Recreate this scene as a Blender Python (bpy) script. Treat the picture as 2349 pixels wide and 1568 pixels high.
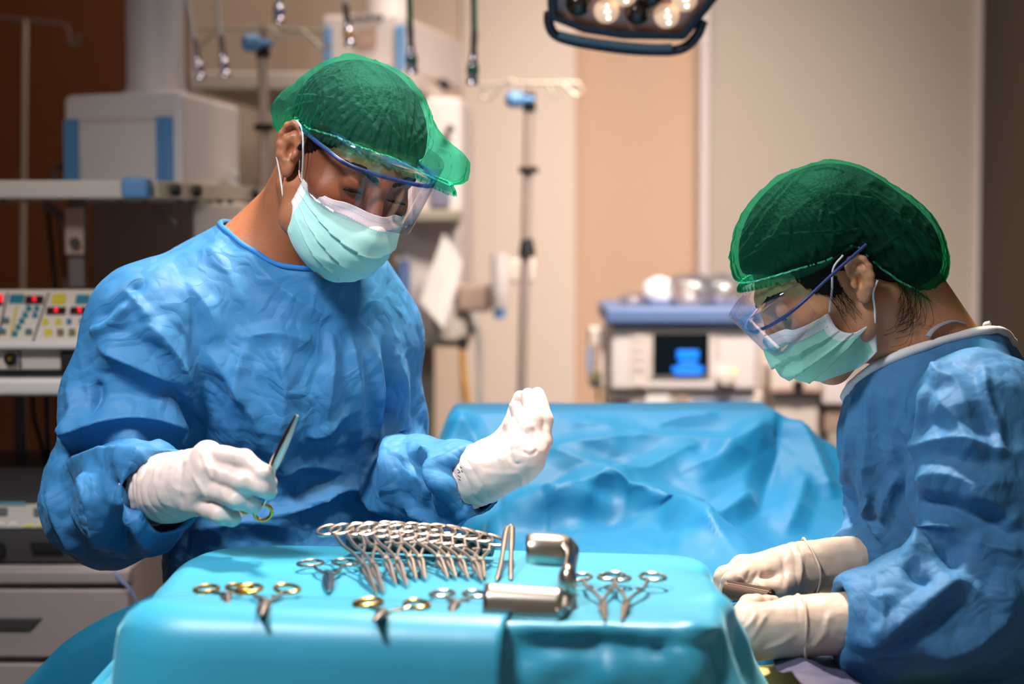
import bpy, bmesh, math, random
import numpy as np
from mathutils import Vector, Matrix
from mathutils.bvhtree import BVHTree

for o in list(bpy.data.objects):
    bpy.data.objects.remove(o, do_unlink=True)
scene = bpy.context.scene
COL = scene.collection

# ------------------------------------------------------------------ camera
IMG_W, IMG_H = 2349, 1568
LENS = 70.0
F = LENS / 36.0 * IMG_W
CAM_Z = 1.45
PITCH = math.radians(3.558)
cam_data = bpy.data.cameras.new('camera')
cam = bpy.data.objects.new('camera', cam_data)
COL.objects.link(cam)
cam.location = (0, 0, CAM_Z)
cam.rotation_euler = (math.pi / 2 - PITCH, 0, 0)
cam_data.lens = LENS
cam_data.sensor_width = 36.0
cam_data.clip_end = 50
cam_data.dof.use_dof = True
cam_data.dof.focus_distance = 2.44
cam_data.dof.aperture_fstop = 3.0
scene.camera = cam

# ------------------------------------------------------------------ world, light, exposure
world = bpy.data.worlds.new('world')
scene.world = world
world.use_nodes = True
bg = world.node_tree.nodes['Background']
bg.inputs[0].default_value = (1.0, 0.90, 0.80, 1)
bg.inputs[1].default_value = 0.19
vs = scene.view_settings
vs.view_transform = 'Standard'
vs.look = 'None'
vs.exposure = 0.0
vs.gamma = 1.0
vs.use_curve_mapping = False
scene.cycles.max_bounces = 6
scene.cycles.diffuse_bounces = 3
scene.cycles.glossy_bounces = 3
scene.cycles.transmission_bounces = 4
scene.cycles.transparent_max_bounces = 12
scene.cycles.caustics_reflective = False
scene.cycles.caustics_refractive = False
scene.cycles.sample_clamp_indirect = 4.0
scene.cycles.use_denoising = True
scene.cycles.use_adaptive_sampling = True
scene.cycles.adaptive_threshold = 0.02


def area_light(name, loc, target, size, energy, color, size_y=None, spread=None):
    d = bpy.data.lights.new(name, 'AREA')
    d.energy = energy
    d.color = color
    d.size = size
    if size_y:
        d.shape = 'RECTANGLE'
        d.size_y = size_y
    else:
        d.shape = 'DISK'
    if spread:
        d.spread = math.radians(spread)
    o = bpy.data.objects.new(name, d)
    COL.objects.link(o)
    o.location = loc
    o.rotation_euler = (Vector(target) - Vector(loc)).to_track_quat('-Z', 'Y').to_euler()
    return o


def spot_light(name, loc, target, angle, energy, color, radius=0.1, blend=0.6):
    d = bpy.data.lights.new(name, 'SPOT')
    d.energy = energy
    d.color = color
    d.spot_size = math.radians(angle)
    d.spot_blend = blend
    d.shadow_soft_size = radius
    o = bpy.data.objects.new(name, d)
    COL.objects.link(o)
    o.location = loc
    o.rotation_euler = (Vector(target) - Vector(loc)).to_track_quat('-Z', 'Y').to_euler()
    return o


# second head of the operating light, above the frame, aimed at the operating field
spot_light('operating_light_beam', (0.04, 2.80, 2.78), (0.10, 2.46, 1.05), 72, 350, (1.0, 0.83, 0.70), 0.10, 1.0)
spot_light('operating_light_satellite', (0.50, 1.70, 2.70), (-0.20, 2.50, 1.16), 25, 100, (1.0, 0.72, 0.60), 0.10, 1.0)
# ceiling panel over the near end of the room, then an added fill
area_light('ceiling_panel_light', (-0.95, 1.35, 2.90), (-0.30, 2.6, 1.0), 0.5, 16.5, (0.94, 0.97, 1.0), 0.5, 80)
area_light('machine_fill_light', (0.55, 3.35, 2.92), (0.40, 4.7, 0.9), 0.8, 13, (1.0, 0.90, 0.82), 0.5, 70)  # no fitting here: added to brighten the front of the anaesthesia machine
# added unseen fill over the far end, and an added spot brightening the wall centre
area_light('far_fill_light', (0.30, 4.6, 2.92), (0.35, 5.6, 0.0), 1.8, 36, (1.0, 0.87, 0.75), 0.8)
spot_light('wall_fill_spot', (0.62, 3.3, 2.86), (0.30, 6.0, 1.00), 56, 400, (1.0, 0.87, 0.78), 0.25, 1.0)


# ------------------------------------------------------------------ helpers: placement
_cp, _sp = math.cos(PITCH), math.sin(PITCH)


def P(px, py, Y):
    """World point at depth Y on the sight line of a photograph pixel."""
    dx = (px - IMG_W / 2) / F
    dy = (IMG_H / 2 - py) / F
    d = (dx, _cp + dy * _sp, -_sp + dy * _cp)
    t = Y / d[1]
    return np.array((d[0] * t, Y, CAM_Z + d[2] * t))


def PZ(px, py, z):
    """World point at height z on the sight line of a photograph pixel."""
    dx = (px - IMG_W / 2) / F
    dy = (IMG_H / 2 - py) / F
    d = (dx, _cp + dy * _sp, -_sp + dy * _cp)
    t = (z - CAM_Z) / d[2]
    return np.array((d[0] * t, d[1] * t, z))


# ------------------------------------------------------------------ helpers: objects
def link(o, parent=None):
    COL.objects.link(o)
    if parent is not None:
        o.parent = parent
        o.matrix_parent_inverse = parent.matrix_basis.inverted()
    return o


def tag(o, label=None, cat=None, group=None, kind=None):
    if label: o['label'] = label
    if cat: o['category'] = cat
    if group: o['group'] = group
    if kind: o['kind'] = kind
    return o


def thing(name, label, cat, loc=(0, 0, 0), group=None):
    o = bpy.data.objects.new(name, None)
    o.empty_display_size = 0.05
    COL.objects.link(o)
    o.location = loc
    return tag(o, label, cat, group)


def mesh_obj(name, verts, faces, mat, parent=None, smooth=True, bevel=0.0, mats=None, fmat=None, seg=2):
    me = bpy.data.meshes.new(name)
    me.from_pydata([tuple(map(float, v)) for v in verts], [], [tuple(int(i) for i in f) for f in faces])
    if mats is None:
        mats = [mat]
    for m in mats:
        me.materials.append(m)
    if fmat is not None:
        me.polygons.foreach_set('material_index', np.asarray(fmat, dtype=np.int32))
    if smooth:
        me.polygons.foreach_set('use_smooth', np.ones(len(me.polygons), dtype=bool))
    me.update()
    o = bpy.data.objects.new(name, me)
    link(o, parent)
    if bevel > 0:
        b = o.modifiers.new('bevel', 'BEVEL')
        b.width = bevel
        b.segments = seg
        b.limit_method = 'ANGLE'
        b.angle_limit = math.radians(40)
        wn = o.modifiers.new('wn', 'WEIGHTED_NORMAL')
        wn.keep_sharp = True
    return o


class MB:
    """Collects shapes; build() links them as one mesh object."""

    def __init__(self):
        self.v, self.f, self.m = [], [], []
        self.cur = 0

    def mi(self, i):
        self.cur = i
        return self

    def add(self, vs, fs):
        n = len(self.v)
        self.v += [tuple(map(float, p)) for p in vs]
        self.f += [tuple(i + n for i in f) for f in fs]
        self.m += [self.cur] * len(fs)
        return self

    def box(self, c, s, R=None):
        hx, hy, hz = s[0] / 2, s[1] / 2, s[2] / 2
        pts = np.array([(x, y, z) for x in (-hx, hx) for y in (-hy, hy) for z in (-hz, hz)])
        if R is not None:
            pts = pts @ np.asarray(R).T
        pts = pts + np.asarray(c)
        return self.add(pts, [(0, 1, 3, 2), (4, 6, 7, 5), (0, 4, 5, 1), (2, 3, 7, 6), (0, 2, 6, 4), (1, 5, 7, 3)])

    def prism(self, poly, z0, z1):
        n = len(poly)
        vs = [(x, y, z0) for x, y in poly] + [(x, y, z1) for x, y in poly]
        fs = [tuple(range(n - 1, -1, -1)), tuple(range(n, 2 * n))]
        fs += [(i, (i + 1) % n, n + (i + 1) % n, n + i) for i in range(n)]
        return self.add(vs, fs)

    def extrude(self, poly3, vec):
        n = len(poly3)
        a = np.asarray(poly3, float)
        b = a + np.asarray(vec, float)
        fs = [tuple(range(n - 1, -1, -1)), tuple(range(n, 2 * n))]
        fs += [(i, (i + 1) % n, n + (i + 1) % n, n + i) for i in range(n)]
        return self.add(np.vstack([a, b]), fs)

    def tube(self, pts, r, n=10, caps=True, flat=None):
        pts = [np.asarray(p, float) for p in pts]
        rs = r if hasattr(r, '__len__') else [r] * len(pts)
        up = None
        base = len(self.v)
        vs, fs = [], []
        for i, p in enumerate(pts):
            a = pts[max(i - 1, 0)]
            b = pts[min(i + 1, len(pts) - 1)]
            t = b - a
            t = t / (np.linalg.norm(t) + 1e-12)
            if up is None:
                h = np.array((0, 0, 1.0)) if abs(t[2]) < 0.9 else np.array((1.0, 0, 0))
                up = np.cross(np.cross(t, h), t)
            up = up - t * np.dot(up, t)
            up = up / (np.linalg.norm(up) + 1e-12)
            s = np.cross(t, up)
            for k in range(n):
                a_ = 2 * math.pi * k / n
                fy = 1.0 if flat is None else flat
                vs.append(p + rs[i] * (math.cos(a_) * s + fy * math.sin(a_) * up))
        m = len(pts)
        for i in range(m - 1):
            for k in range(n):
                k2 = (k + 1) % n
                fs.append((i * n + k, i * n + k2, (i + 1) * n + k2, (i + 1) * n + k))
        if caps:
            fs.append(tuple(range(n - 1, -1, -1)))
            fs.append(tuple((m - 1) * n + k for k in range(n)))
        return self.add(vs, fs)

    def ring(self, c, ax, ay, rx, ry, r, n=28, m=8):
        """closed loop tube (ellipse) in the plane of unit vectors ax, ay"""
        c, ax, ay = (np.asarray(q, float) for q in (c, ax, ay))
        nz = np.cross(ax, ay)
        vs, fs = [], []
        for i in range(n):
            a = 2 * math.pi * i / n
            d = np.cos(a) * ax * rx + np.sin(a) * ay * ry
            nd = np.cos(a) * ax * ry + np.sin(a) * ay * rx
            nd /= np.linalg.norm(nd)
            for k in range(m):
                b = 2 * math.pi * k / m
                vs.append(c + d + r * (math.cos(b) * nd + math.sin(b) * nz))
        for i in range(n):
            for k in range(m):
                fs.append((i * m + k, ((i + 1) % n) * m + k, ((i + 1) % n) * m + (k + 1) % m, i * m + (k + 1) % m))
        return self.add(vs, fs)

    def lathe(self, prof, c, axis=(0, 0, 1), n=24):
        """prof: (radius, height along axis) pairs"""
        c = np.asarray(c, float)
        t = np.asarray(axis, float)
        t /= np.linalg.norm(t)
        h = np.array((0, 0, 1.0)) if abs(t[2]) < 0.9 else np.array((1.0, 0, 0))
        s = np.cross(t, h); s /= np.linalg.norm(s)
        u = np.cross(s, t)
        vs, fs = [], []
        for r, z in prof:
            for k in range(n):
                a = 2 * math.pi * k / n
                vs.append(c + t * z + r * (math.cos(a) * s + math.sin(a) * u))
        m = len(prof)
        for i in range(m - 1):
            for k in range(n):
                k2 = (k + 1) % n
                fs.append((i * n + k, i * n + k2, (i + 1) * n + k2, (i + 1) * n + k))
        fs.append(tuple(range(n - 1, -1, -1)))
        fs.append(tuple((m - 1) * n + k for k in range(n)))
        return self.add(vs, fs)

    def grid(self, pts, nu, nv, close_u=False):
        """pts[v*nu+u]"""
        fs = []
        for j in range(nv - 1):
            for i in range(nu if close_u else nu - 1):
                i2 = (i + 1) % nu
                fs.append((j * nu + i, j * nu + i2, (j + 1) * nu + i2, (j + 1) * nu + i))
        return self.add(pts, fs)

    def ell(self, c, r, n=16, m=10):
        vs, fs = [], []
        c = np.asarray(c, float)
        for j in range(m + 1):
            th = math.pi * j / m
            for i in range(n):
                ph = 2 * math.pi * i / n
                vs.append(c + np.array((r[0] * math.sin(th) * math.cos(ph), r[1] * math.sin(th) * math.sin(ph), r[2] * math.cos(th))))
        for j in range(m):
            for i in range(n):
                fs.append((j * n + i, (j + 1) * n + i, (j + 1) * n + (i + 1) % n, j * n + (i + 1) % n))
        return self.add(vs, fs)

    def build(self, name, mat, parent=None, bevel=0.0, smooth=None, seg=2):
        mats = mat if isinstance(mat, (list, tuple)) else [mat]
        if smooth is None:
            smooth = True
        o = mesh_obj(name, self.v, self.f, None, parent, smooth, bevel, mats, self.m, seg)
        if bevel == 0 and smooth:
            try:
                o.data.set_sharp_from_angle(angle=math.radians(38))
            except Exception:
                pass
        return o


def spline(pts, n=8):
    """Catmull-Rom through pts"""
    p = [np.asarray(q, float) for q in pts]
    p = [2 * p[0] - p[1]] + p + [2 * p[-1] - p[-2]]
    out = []
    for i in range(1, len(p) - 2):
        for k in range(n):
            t = k / n
            a, b, c, d = p[i - 1], p[i], p[i + 1], p[i + 2]
            out.append(0.5 * (2 * b + (c - a) * t + (2 * a - 5 * b + 4 * c - d) * t * t + (3 * b - a - 3 * c + d) * t ** 3))
    out.append(p[-2])
    return out


def copy_thing(root, label=None, group=None, M=None):
    r = root.copy()
    COL.objects.link(r)
    if M is not None:
        r.matrix_world = M
    if label: r['label'] = label
    if group: r['group'] = group
    for ch in list(root.children):
        c = ch.copy(); COL.objects.link(c); c.parent = r
        c.matrix_parent_inverse = ch.matrix_parent_inverse.copy()
        for g in ch.children:
            d = g.copy(); COL.objects.link(d); d.parent = c
            d.matrix_parent_inverse = g.matrix_parent_inverse.copy()
    return r


# ------------------------------------------------------------------ helpers: materials
def lin(c):
    return tuple(((x / 255.0) / 12.92 if x <= 10 else (((x / 255.0) + 0.055) / 1.055) ** 2.4) for x in c[:3]) + (1.0,)


def mat(name, rgb, rough=0.5, metal=0.0, spec=0.5, noise=0.06, nscale=14.0, bump=0.0, bscale=60.0, emit=None, estr=0.0, sheen=0.0, sss=0.0, coat=0.0):
    m = bpy.data.materials.new(name)
    m.use_nodes = True
    nt = m.node_tree
    b = nt.nodes['Principled BSDF']
    tc = nt.nodes.new('ShaderNodeTexCoord')
    n1 = nt.nodes.new('ShaderNodeTexNoise')
    n1.inputs['Scale'].default_value = nscale
    n1.inputs['Detail'].default_value = 4
    nt.links.new(tc.outputs['Object'], n1.inputs['Vector'])
    mix = nt.nodes.new('ShaderNodeMix')
    mix.data_type = 'RGBA'
    c = lin(rgb)
    mix.inputs[6].default_value = tuple(max(0, x * (1 - noise)) for x in c[:3]) + (1,)
    mix.inputs[7].default_value = tuple(min(1, x * (1 + noise)) for x in c[:3]) + (1,)
    nt.links.new(n1.outputs[0], mix.inputs[0])
    nt.links.new(mix.outputs[2], b.inputs['Base Color'])
    b.inputs['Roughness'].default_value = rough
    b.inputs['Metallic'].default_value = metal
    b.inputs['Specular IOR Level'].default_value = spec
    if sheen:
        b.inputs['Sheen Weight'].default_value = sheen
        b.inputs['Sheen Roughness'].default_value = 0.4
    if coat:
        b.inputs['Coat Weight'].default_value = coat
    if sss:
        b.inputs['Subsurface Weight'].default_value = sss
        b.inputs['Subsurface Radius'].default_value = (0.012, 0.005, 0.003)
        b.inputs['Subsurface Scale'].default_value = 0.5
    if emit is not None:
        b.inputs['Emission Color'].default_value = lin(emit)
        b.inputs['Emission Strength'].default_value = estr
    if bump:
        n2 = nt.nodes.new('ShaderNodeTexNoise')
        n2.inputs['Scale'].default_value = bscale
        n2.inputs['Detail'].default_value = 5
        nt.links.new(tc.outputs['Object'], n2.inputs['Vector'])
        bp = nt.nodes.new('ShaderNodeBump')
        bp.inputs['Strength'].default_value = bump
        bp.inputs['Distance'].default_value = 0.004
        nt.links.new(n2.outputs[0], bp.inputs['Height'])
        nt.links.new(bp.outputs[0], b.inputs['Normal'])
    return m


def cloth_mat(name, rgb, rough=0.62, spec=0.4, sheen=0.25, weave=1500.0, weave_str=0.12, crumple=0.25, cscale=14.0, var=0.10, fine=0.0):
    """non-woven fabric: fine embossed weave and sharp little creases as bump"""
    m = mat(name, rgb, rough, 0, spec, var, 9.0, 0, sheen=sheen)
    nt = m.node_tree
    b = nt.nodes['Principled BSDF']
    b.inputs['Sheen Tint'].default_value = lin(tuple(min(255, x * 0.5 + 128) for x in rgb))
    tc = [n for n in nt.nodes if n.type == 'TEX_COORD'][0]
    # creases: distorted voronoi distance-to-edge
    ns = nt.nodes.new('ShaderNodeTexNoise'); ns.inputs['Scale'].default_value = 5.0; ns.inputs['Detail'].default_value = 3
    nt.links.new(tc.outputs['Object'], ns.inputs['Vector'])
    ad = nt.nodes.new('ShaderNodeMix'); ad.data_type = 'RGBA'; ad.blend_type = 'ADD'; ad.inputs[0].default_value = 0.35
    nt.links.new(tc.outputs['Object'], ad.inputs[6]); nt.links.new(ns.outputs[1], ad.inputs[7])
    vo = nt.nodes.new('ShaderNodeTexVoronoi'); vo.feature = 'F1'; vo.inputs['Scale'].default_value = cscale
    nt.links.new(ad.outputs[2], vo.inputs['Vector'])
    b1 = nt.nodes.new('ShaderNodeBump'); b1.inputs['Strength'].default_value = crumple; b1.inputs['Distance'].default_value = 0.02
    nt.links.new(vo.outputs['Distance'], b1.inputs['Height'])
    last = b1
    if fine:
        v2 = nt.nodes.new('ShaderNodeTexVoronoi'); v2.feature = 'F1'; v2.inputs['Scale'].default_value = cscale * 2.4
        nt.links.new(ad.outputs[2], v2.inputs['Vector'])
        mr = nt.nodes.new('ShaderNodeTexNoise'); mr.inputs['Scale'].default_value = 6.0
        nt.links.new(tc.outputs['Object'], mr.inputs['Vector'])
        mu = nt.nodes.new('ShaderNodeMath'); mu.operation = 'MULTIPLY'
        nt.links.new(v2.outputs['Distance'], mu.inputs[0]); nt.links.new(mr.outputs[0], mu.inputs[1])
        b3 = nt.nodes.new('ShaderNodeBump'); b3.inputs['Strength'].default_value = fine; b3.inputs['Distance'].default_value = 0.02; b3.invert = True
        nt.links.new(mu.outputs[0], b3.inputs['Height']); nt.links.new(b1.outputs[0], b3.inputs['Normal'])
        last = b3
    if weave_str:
        w = nt.nodes.new('ShaderNodeTexVoronoi'); w.inputs['Scale'].default_value = weave; w.inputs['Randomness'].default_value = 0.25
        nt.links.new(tc.outputs['Object'], w.inputs['Vector'])
        b2 = nt.nodes.new('ShaderNodeBump'); b2.inputs['Strength'].default_value = weave_str; b2.inputs['Distance'].default_value = 0.0008
        nt.links.new(w.outputs['Distance'], b2.inputs['Height'])
        nt.links.new(last.outputs[0], b2.inputs['Normal'])
        last = b2
    nt.links.new(last.outputs[0], b.inputs['Normal'])
    return m


def film_mat(name, tint=(235, 235, 245), gloss=0.10, rough=0.04):
    m = bpy.data.materials.new(name)
    m.use_nodes = True
    nt = m.node_tree
    nt.nodes.remove(nt.nodes['Principled BSDF'])
    out = nt.nodes['Material Output']
    tr = nt.nodes.new('ShaderNodeBsdfTransparent'); tr.inputs[0].default_value = lin(tint)
    gl = nt.nodes.new('ShaderNodeBsdfGlossy'); gl.inputs['Roughness'].default_value = rough
    lw = nt.nodes.new('ShaderNodeLayerWeight'); lw.inputs[0].default_value = 0.35
    ma = nt.nodes.new('ShaderNodeMath'); ma.operation = 'MULTIPLY_ADD'
    ma.inputs[1].default_value = 0.30; ma.inputs[2].default_value = gloss
    ma.use_clamp = True
    mx = nt.nodes.new('ShaderNodeMixShader')
    nt.links.new(lw.outputs['Fresnel'], ma.inputs[0])
    nt.links.new(ma.outputs[0], mx.inputs[0])
    nt.links.new(tr.outputs[0], mx.inputs[1])
    nt.links.new(gl.outputs[0], mx.inputs[2])
    nt.links.new(mx.outputs[0], out.inputs[0])
    return m


def sheer_mat(name, rgb, alpha=0.62, transl=0.45):
    """thin gathered non-woven: part see-through, part diffuse and translucent"""
    m = bpy.data.materials.new(name)
    m.use_nodes = True
    nt = m.node_tree
    nt.nodes.remove(nt.nodes['Principled BSDF'])
    out = nt.nodes['Material Output']
    tc = nt.nodes.new('ShaderNodeTexCoord')
    n1 = nt.nodes.new('ShaderNodeTexNoise'); n1.inputs['Scale'].default_value = 190; n1.inputs['Detail'].default_value = 4
    nt.links.new(tc.outputs['Object'], n1.inputs['Vector'])
    n3 = nt.nodes.new('ShaderNodeTexNoise'); n3.inputs['Scale'].default_value = 28; n3.inputs['Detail'].default_value = 3
    nt.links.new(tc.outputs['Object'], n3.inputs['Vector'])
    df = nt.nodes.new('ShaderNodeBsdfDiffuse'); df.inputs[0].default_value = lin(rgb)
    tl = nt.nodes.new('ShaderNodeBsdfTranslucent'); tl.inputs[0].default_value = lin(rgb)
    m1 = nt.nodes.new('ShaderNodeMixShader'); m1.inputs[0].default_value = transl
    nt.links.new(df.outputs[0], m1.inputs[1]); nt.links.new(tl.outputs[0], m1.inputs[2])
    tr = nt.nodes.new('ShaderNodeBsdfTransparent'); tr.inputs[0].default_value = lin(tuple(min(255, 60 + 0.75 * x) for x in rgb))
    # gathered cloth lies in more layers and is denser
    at = nt.nodes.new('ShaderNodeAttribute'); at.attribute_name = 'density'
    ma = nt.nodes.new('ShaderNodeMath'); ma.operation = 'MULTIPLY_ADD'
    ma.inputs[1].default_value = 0.06; ma.inputs[2].default_value = alpha - 0.03
    nt.links.new(n1.outputs[0], ma.inputs[0])
    mb = nt.nodes.new('ShaderNodeMath'); mb.operation = 'MULTIPLY_ADD'
    mb.inputs[1].default_value = 0.85
    nt.links.new(at.outputs['Fac'], mb.inputs[0]); nt.links.new(ma.outputs[0], mb.inputs[2])
    mb.use_clamp = True
    m2 = nt.nodes.new('ShaderNodeMixShader')
    nt.links.new(mb.outputs[0], m2.inputs[0])
    nt.links.new(tr.outputs[0], m2.inputs[1]); nt.links.new(m1.outputs[0], m2.inputs[2])
    bp = nt.nodes.new('ShaderNodeBump'); bp.inputs['Strength'].default_value = 0.10; bp.inputs['Distance'].default_value = 0.003
    nt.links.new(n3.outputs[0], bp.inputs['Height'])
    nt.links.new(bp.outputs[0], df.inputs['Normal']); nt.links.new(bp.outputs[0], tl.inputs['Normal'])
    nt.links.new(m2.outputs[0], out.inputs[0])
    return m


M = {}
M['beige'] = mat('beige_wall', (222, 198, 178), 0.7, noise=0.02)
M['pinkbeige'] = mat('pink_beige_wall', (212, 178, 152), 0.7, noise=0.02)
M['greybeige'] = mat('grey_beige_panel', (190, 178, 166), 0.6, noise=0.02)
M['palebeige'] = mat('pale_beige_panel', (228, 210, 196), 0.6, noise=0.02)
M['trim'] = mat('trim_white', (225, 215, 215), 0.5, noise=0.02)
M['orange'] = mat('orange_brown_wall', (118, 62, 20), 0.6, noise=0.05)
M['darkbrown'] = mat('dark_brown_wall', (70, 55, 42), 0.7)
M['floor'] = mat('vinyl_floor', (120, 115, 105), 0.4)
M['ceiling'] = mat('ceiling_white', (200, 195, 185), 0.8)
M['white'] = mat('white_plastic', (226, 214, 210), 0.45, noise=0.02)
M['offwhite'] = mat('cream_plastic', (222, 206, 194), 0.5, noise=0.02)
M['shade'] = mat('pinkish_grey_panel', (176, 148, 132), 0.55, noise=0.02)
M['rail'] = mat('pale_aluminium', (190, 180, 160), 0.4, 0.3, noise=0.03)
M['blue'] = mat('mid_blue_plastic', (100, 150, 200), 0.45, noise=0.03)
M['slate'] = mat('slate_blue_plastic', (98, 122, 168), 0.45, noise=0.03)
M['greyblue'] = mat('grey_blue_inset', (128, 126, 150), 0.5, noise=0.03)
M['black'] = mat('black_plastic', (18, 18, 20), 0.5, noise=0.1)
M['darkgrey'] = mat('dark_grey_plastic', (58, 52, 54), 0.45)
M['midgrey'] = mat('mid_grey_metal', (110, 100, 98), 0.5)
M['steel'] = mat('brushed_steel', (205, 198, 190), 0.22, 1.0, noise=0.04)
M['satin'] = mat('satin_instrument_steel', (190, 178, 166), 0.30, 1.0, noise=0.05)
M['chrome'] = mat('chrome', (215, 205, 215), 0.12, 1.0, noise=0.03)
M['pole'] = mat('pole_steel', (205, 184, 172), 0.35, 0.45, noise=0.03)
M['gold'] = mat('gold_plating', (225, 160, 60), 0.22, 1.0, noise=0.05)
M['hosewhite'] = mat('white_hose', (215, 205, 195), 0.5)
M['hosegreen'] = mat('dark_green_hose', (10, 82, 52), 0.45)
M['hoseyellow'] = mat('yellow_hose', (225, 165, 70), 0.5)
M['screen'] = mat('dark_screen', (4, 12, 18), 0.25, noise=0.02)
M['glowblue'] = mat('screen_blue_glow', (10, 110, 230), 0.4, emit=(10, 130, 255), estr=0.8)
M['red'] = mat('red_digits', (200, 10, 30), 0.4, emit=(255, 10, 40), estr=1.4)
M['maroon'] = mat('dark_red_display', (48, 6, 8), 0.25)
M['teal'] = mat('teal_key', (22, 120, 140), 0.5)
M['yellow'] = mat('yellow_key', (212, 190, 50), 0.5)
M['olive'] = mat('olive_key', (120, 110, 70), 0.5)
M['paper'] = mat('white_paper', (236, 228, 222), 0.7, noise=0.02)
M['lamp_body'] = mat('lamp_dark_rim', (58, 52, 60), 0.45)
M['lamp_face'] = mat('lamp_brown_face', (205, 165, 145), 0.35)
M['lamp_handle'] = mat('lamp_blue_grey_handle', (92, 122, 138), 0.4)
M['lamp_glass'] = mat('lit_bulb', (255, 230, 200), 0.3, emit=(255, 205, 165), estr=0.55)
M['lamp_hot'] = mat('lit_filament', (255, 250, 235), 0.3, emit=(255, 248, 230), estr=4.0)
M['lamp_off'] = mat('unlit_bulb', (52, 36, 30), 0.12, spec=0.8)
M['drape'] = cloth_mat('table_drape_cyan', (58, 178, 214), 0.42, 0.7, 0.6, weave_str=0, crumple=0.06, cscale=5)
M['opdrape'] = cloth_mat('patient_drape_blue', (20, 122, 172), 0.56, 0.34, 0.28, weave_str=0, crumple=0.12, cscale=6)
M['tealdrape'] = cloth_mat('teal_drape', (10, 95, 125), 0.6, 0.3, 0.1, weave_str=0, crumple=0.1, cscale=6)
M['gown'] = cloth_mat('blue_gown', (56, 122, 174), 0.55, 0.30, 0.10, 1100, 0.22, 0.26, 17, fine=0.22)
M['gown_w'] = cloth_mat('blue_gown_paler', (70, 126, 174), 0.58, 0.22, 0.06, 800, 0.35, 0.24, 17, fine=0.20)
M['binding'] = cloth_mat('white_binding', (235, 225, 225), 0.7, 0.3, 0.2, weave_str=0, crumple=0.05)
M['bluebinding'] = cloth_mat('blue_binding', (40, 120, 195), 0.7, 0.3, 0.2, weave_str=0, crumple=0.1)
M['strap'] = mat('grey_strap', (165, 160, 170), 0.7)
M['glove'] = mat('latex_glove', (224, 202, 194), 0.42, noise=0.03, bump=0.10, bscale=45, sss=0.12)
M['glove_w'] = mat('cream_latex_glove', (214, 190, 170), 0.45, noise=0.03, bump=0.12, bscale=45, sss=0.12)
M['knit'] = mat('white_knit_cuff', (228, 218, 190), 0.8, bump=0.3, bscale=300)
M['skin_m'] = mat('skin_brown', (172, 108, 75), 0.45, noise=0.10, nscale=60, bump=0.10, bscale=220, sss=0.15)
M['skin_w'] = mat('skin_tan', (204, 142, 104), 0.45, noise=0.08, nscale=60, bump=0.08, bscale=220, sss=0.15)
M['skin_p'] = mat('skin_iodine_yellow', (240, 205, 125), 0.65, spec=0.25, noise=0.12, nscale=30)
M['hair'] = mat('black_hair', (17, 13, 12), 0.6, spec=0.2, noise=0.3, nscale=200, bump=0.5, bscale=260)
M['eyewhite'] = mat('eye_white', (200, 190, 185), 0.2)
M['iris'] = mat('dark_iris', (24, 14, 10), 0.1)
M['cap'] = sheer_mat('green_sheer_cap', (112, 226, 196), 0.085, 0.35)
M['cap_dark'] = sheer_mat('green_sheer_cap_deeper', (92, 208, 172), 0.07, 0.35)
M['elastic'] = mat('pale_green_elastic', (150, 230, 205), 0.7)
M['mask'] = cloth_mat('mask_mint', (182, 234, 226), 0.75, 0.2, 0.2, weave_str=0, crumple=0.06, cscale=18)
M['mask_w'] = cloth_mat('mask_green', (165, 228, 204), 0.75, 0.2, 0.2, weave_str=0, crumple=0.06, cscale=18)
M['maskwhite'] = cloth_mat('mask_white_edge', (240, 240, 240), 0.75, 0.2, 0.2, weave_str=0, crumple=0.05, cscale=25)
M['frameblue'] = mat('visor_frame_blue', (44, 62, 128), 0.35, noise=0.05)
M['film'] = film_mat('clear_visor_film', (250, 247, 250), 0.015, 0.03)
M['bag'] = film_mat('clear_plastic_bag', (246, 244, 248), 0.22, 0.35)
M['plastic'] = cloth_mat('lavender_plastic_drape', (88, 86, 112), 0.4, 0.5, 0.1, weave_str=0, crumple=0.3, cscale=10)
M['towel'] = cloth_mat('white_towel', (235, 230, 235), 0.8, 0.2, 0.2, weave_str=0, crumple=0.1)
M['cabinet'] = mat('grey_cabinet_front', (152, 138, 134), 0.5, noise=0.03)
M['stitch'] = mat('grey_stitch', (120, 160, 165), 0.8)
M['redink'] = mat('red_print', (190, 50, 60), 0.6)
M['rib'] = mat('brown_ribbed_metal', (95, 72, 58), 0.4, 0.3)
# ================================================================== the room
WY = 6.0
def wx(px, Y=WY): return (px - IMG_W / 2) / F * Y
def slab(name, x0, x1, y0, y1, z0, z1, m, bevel=0.0):
    b = MB().box(((x0 + x1) / 2, (y0 + y1) / 2, (z0 + z1) / 2), (abs(x1 - x0), abs(y1 - y0), abs(z1 - z0)))
    return tag(b.build(name, M[m], None, bevel), kind='structure')
XR = wx(2238)
slab('floor', -3.0, XR + 0.2, -1.0, 6.3, -0.05, 0, 'floor')
slab('ceiling', -3.0, XR + 0.2, -1.0, 6.3, 2.95, 3.0, 'ceiling')
slab('wall_back', wx(437), wx(1320), WY, WY + 0.10, 0, 2.95, 'beige')
slab('wall_back_orange', -3.0, wx(437), WY - 0.02, WY + 0.10, 0, 2.95, 'orange')
slab('wall_back_recess', wx(1320), wx(1604), WY + 0.06, WY + 0.15, 0, 2.95, 'pinkbeige')
slab('wall_back_panel', wx(1060), wx(1318), WY - 0.02, WY + 0.0, 0, 2.95, 'palebeige')
slab('trim_1', wx(1600), wx(1620), WY - 0.06, WY + 0.06, 0, 2.95, 'trim', 0.004)
slab('door_1', wx(1620), wx(2226), WY - 0.02, WY + 0.06, 0, 2.95, 'greybeige')
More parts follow.
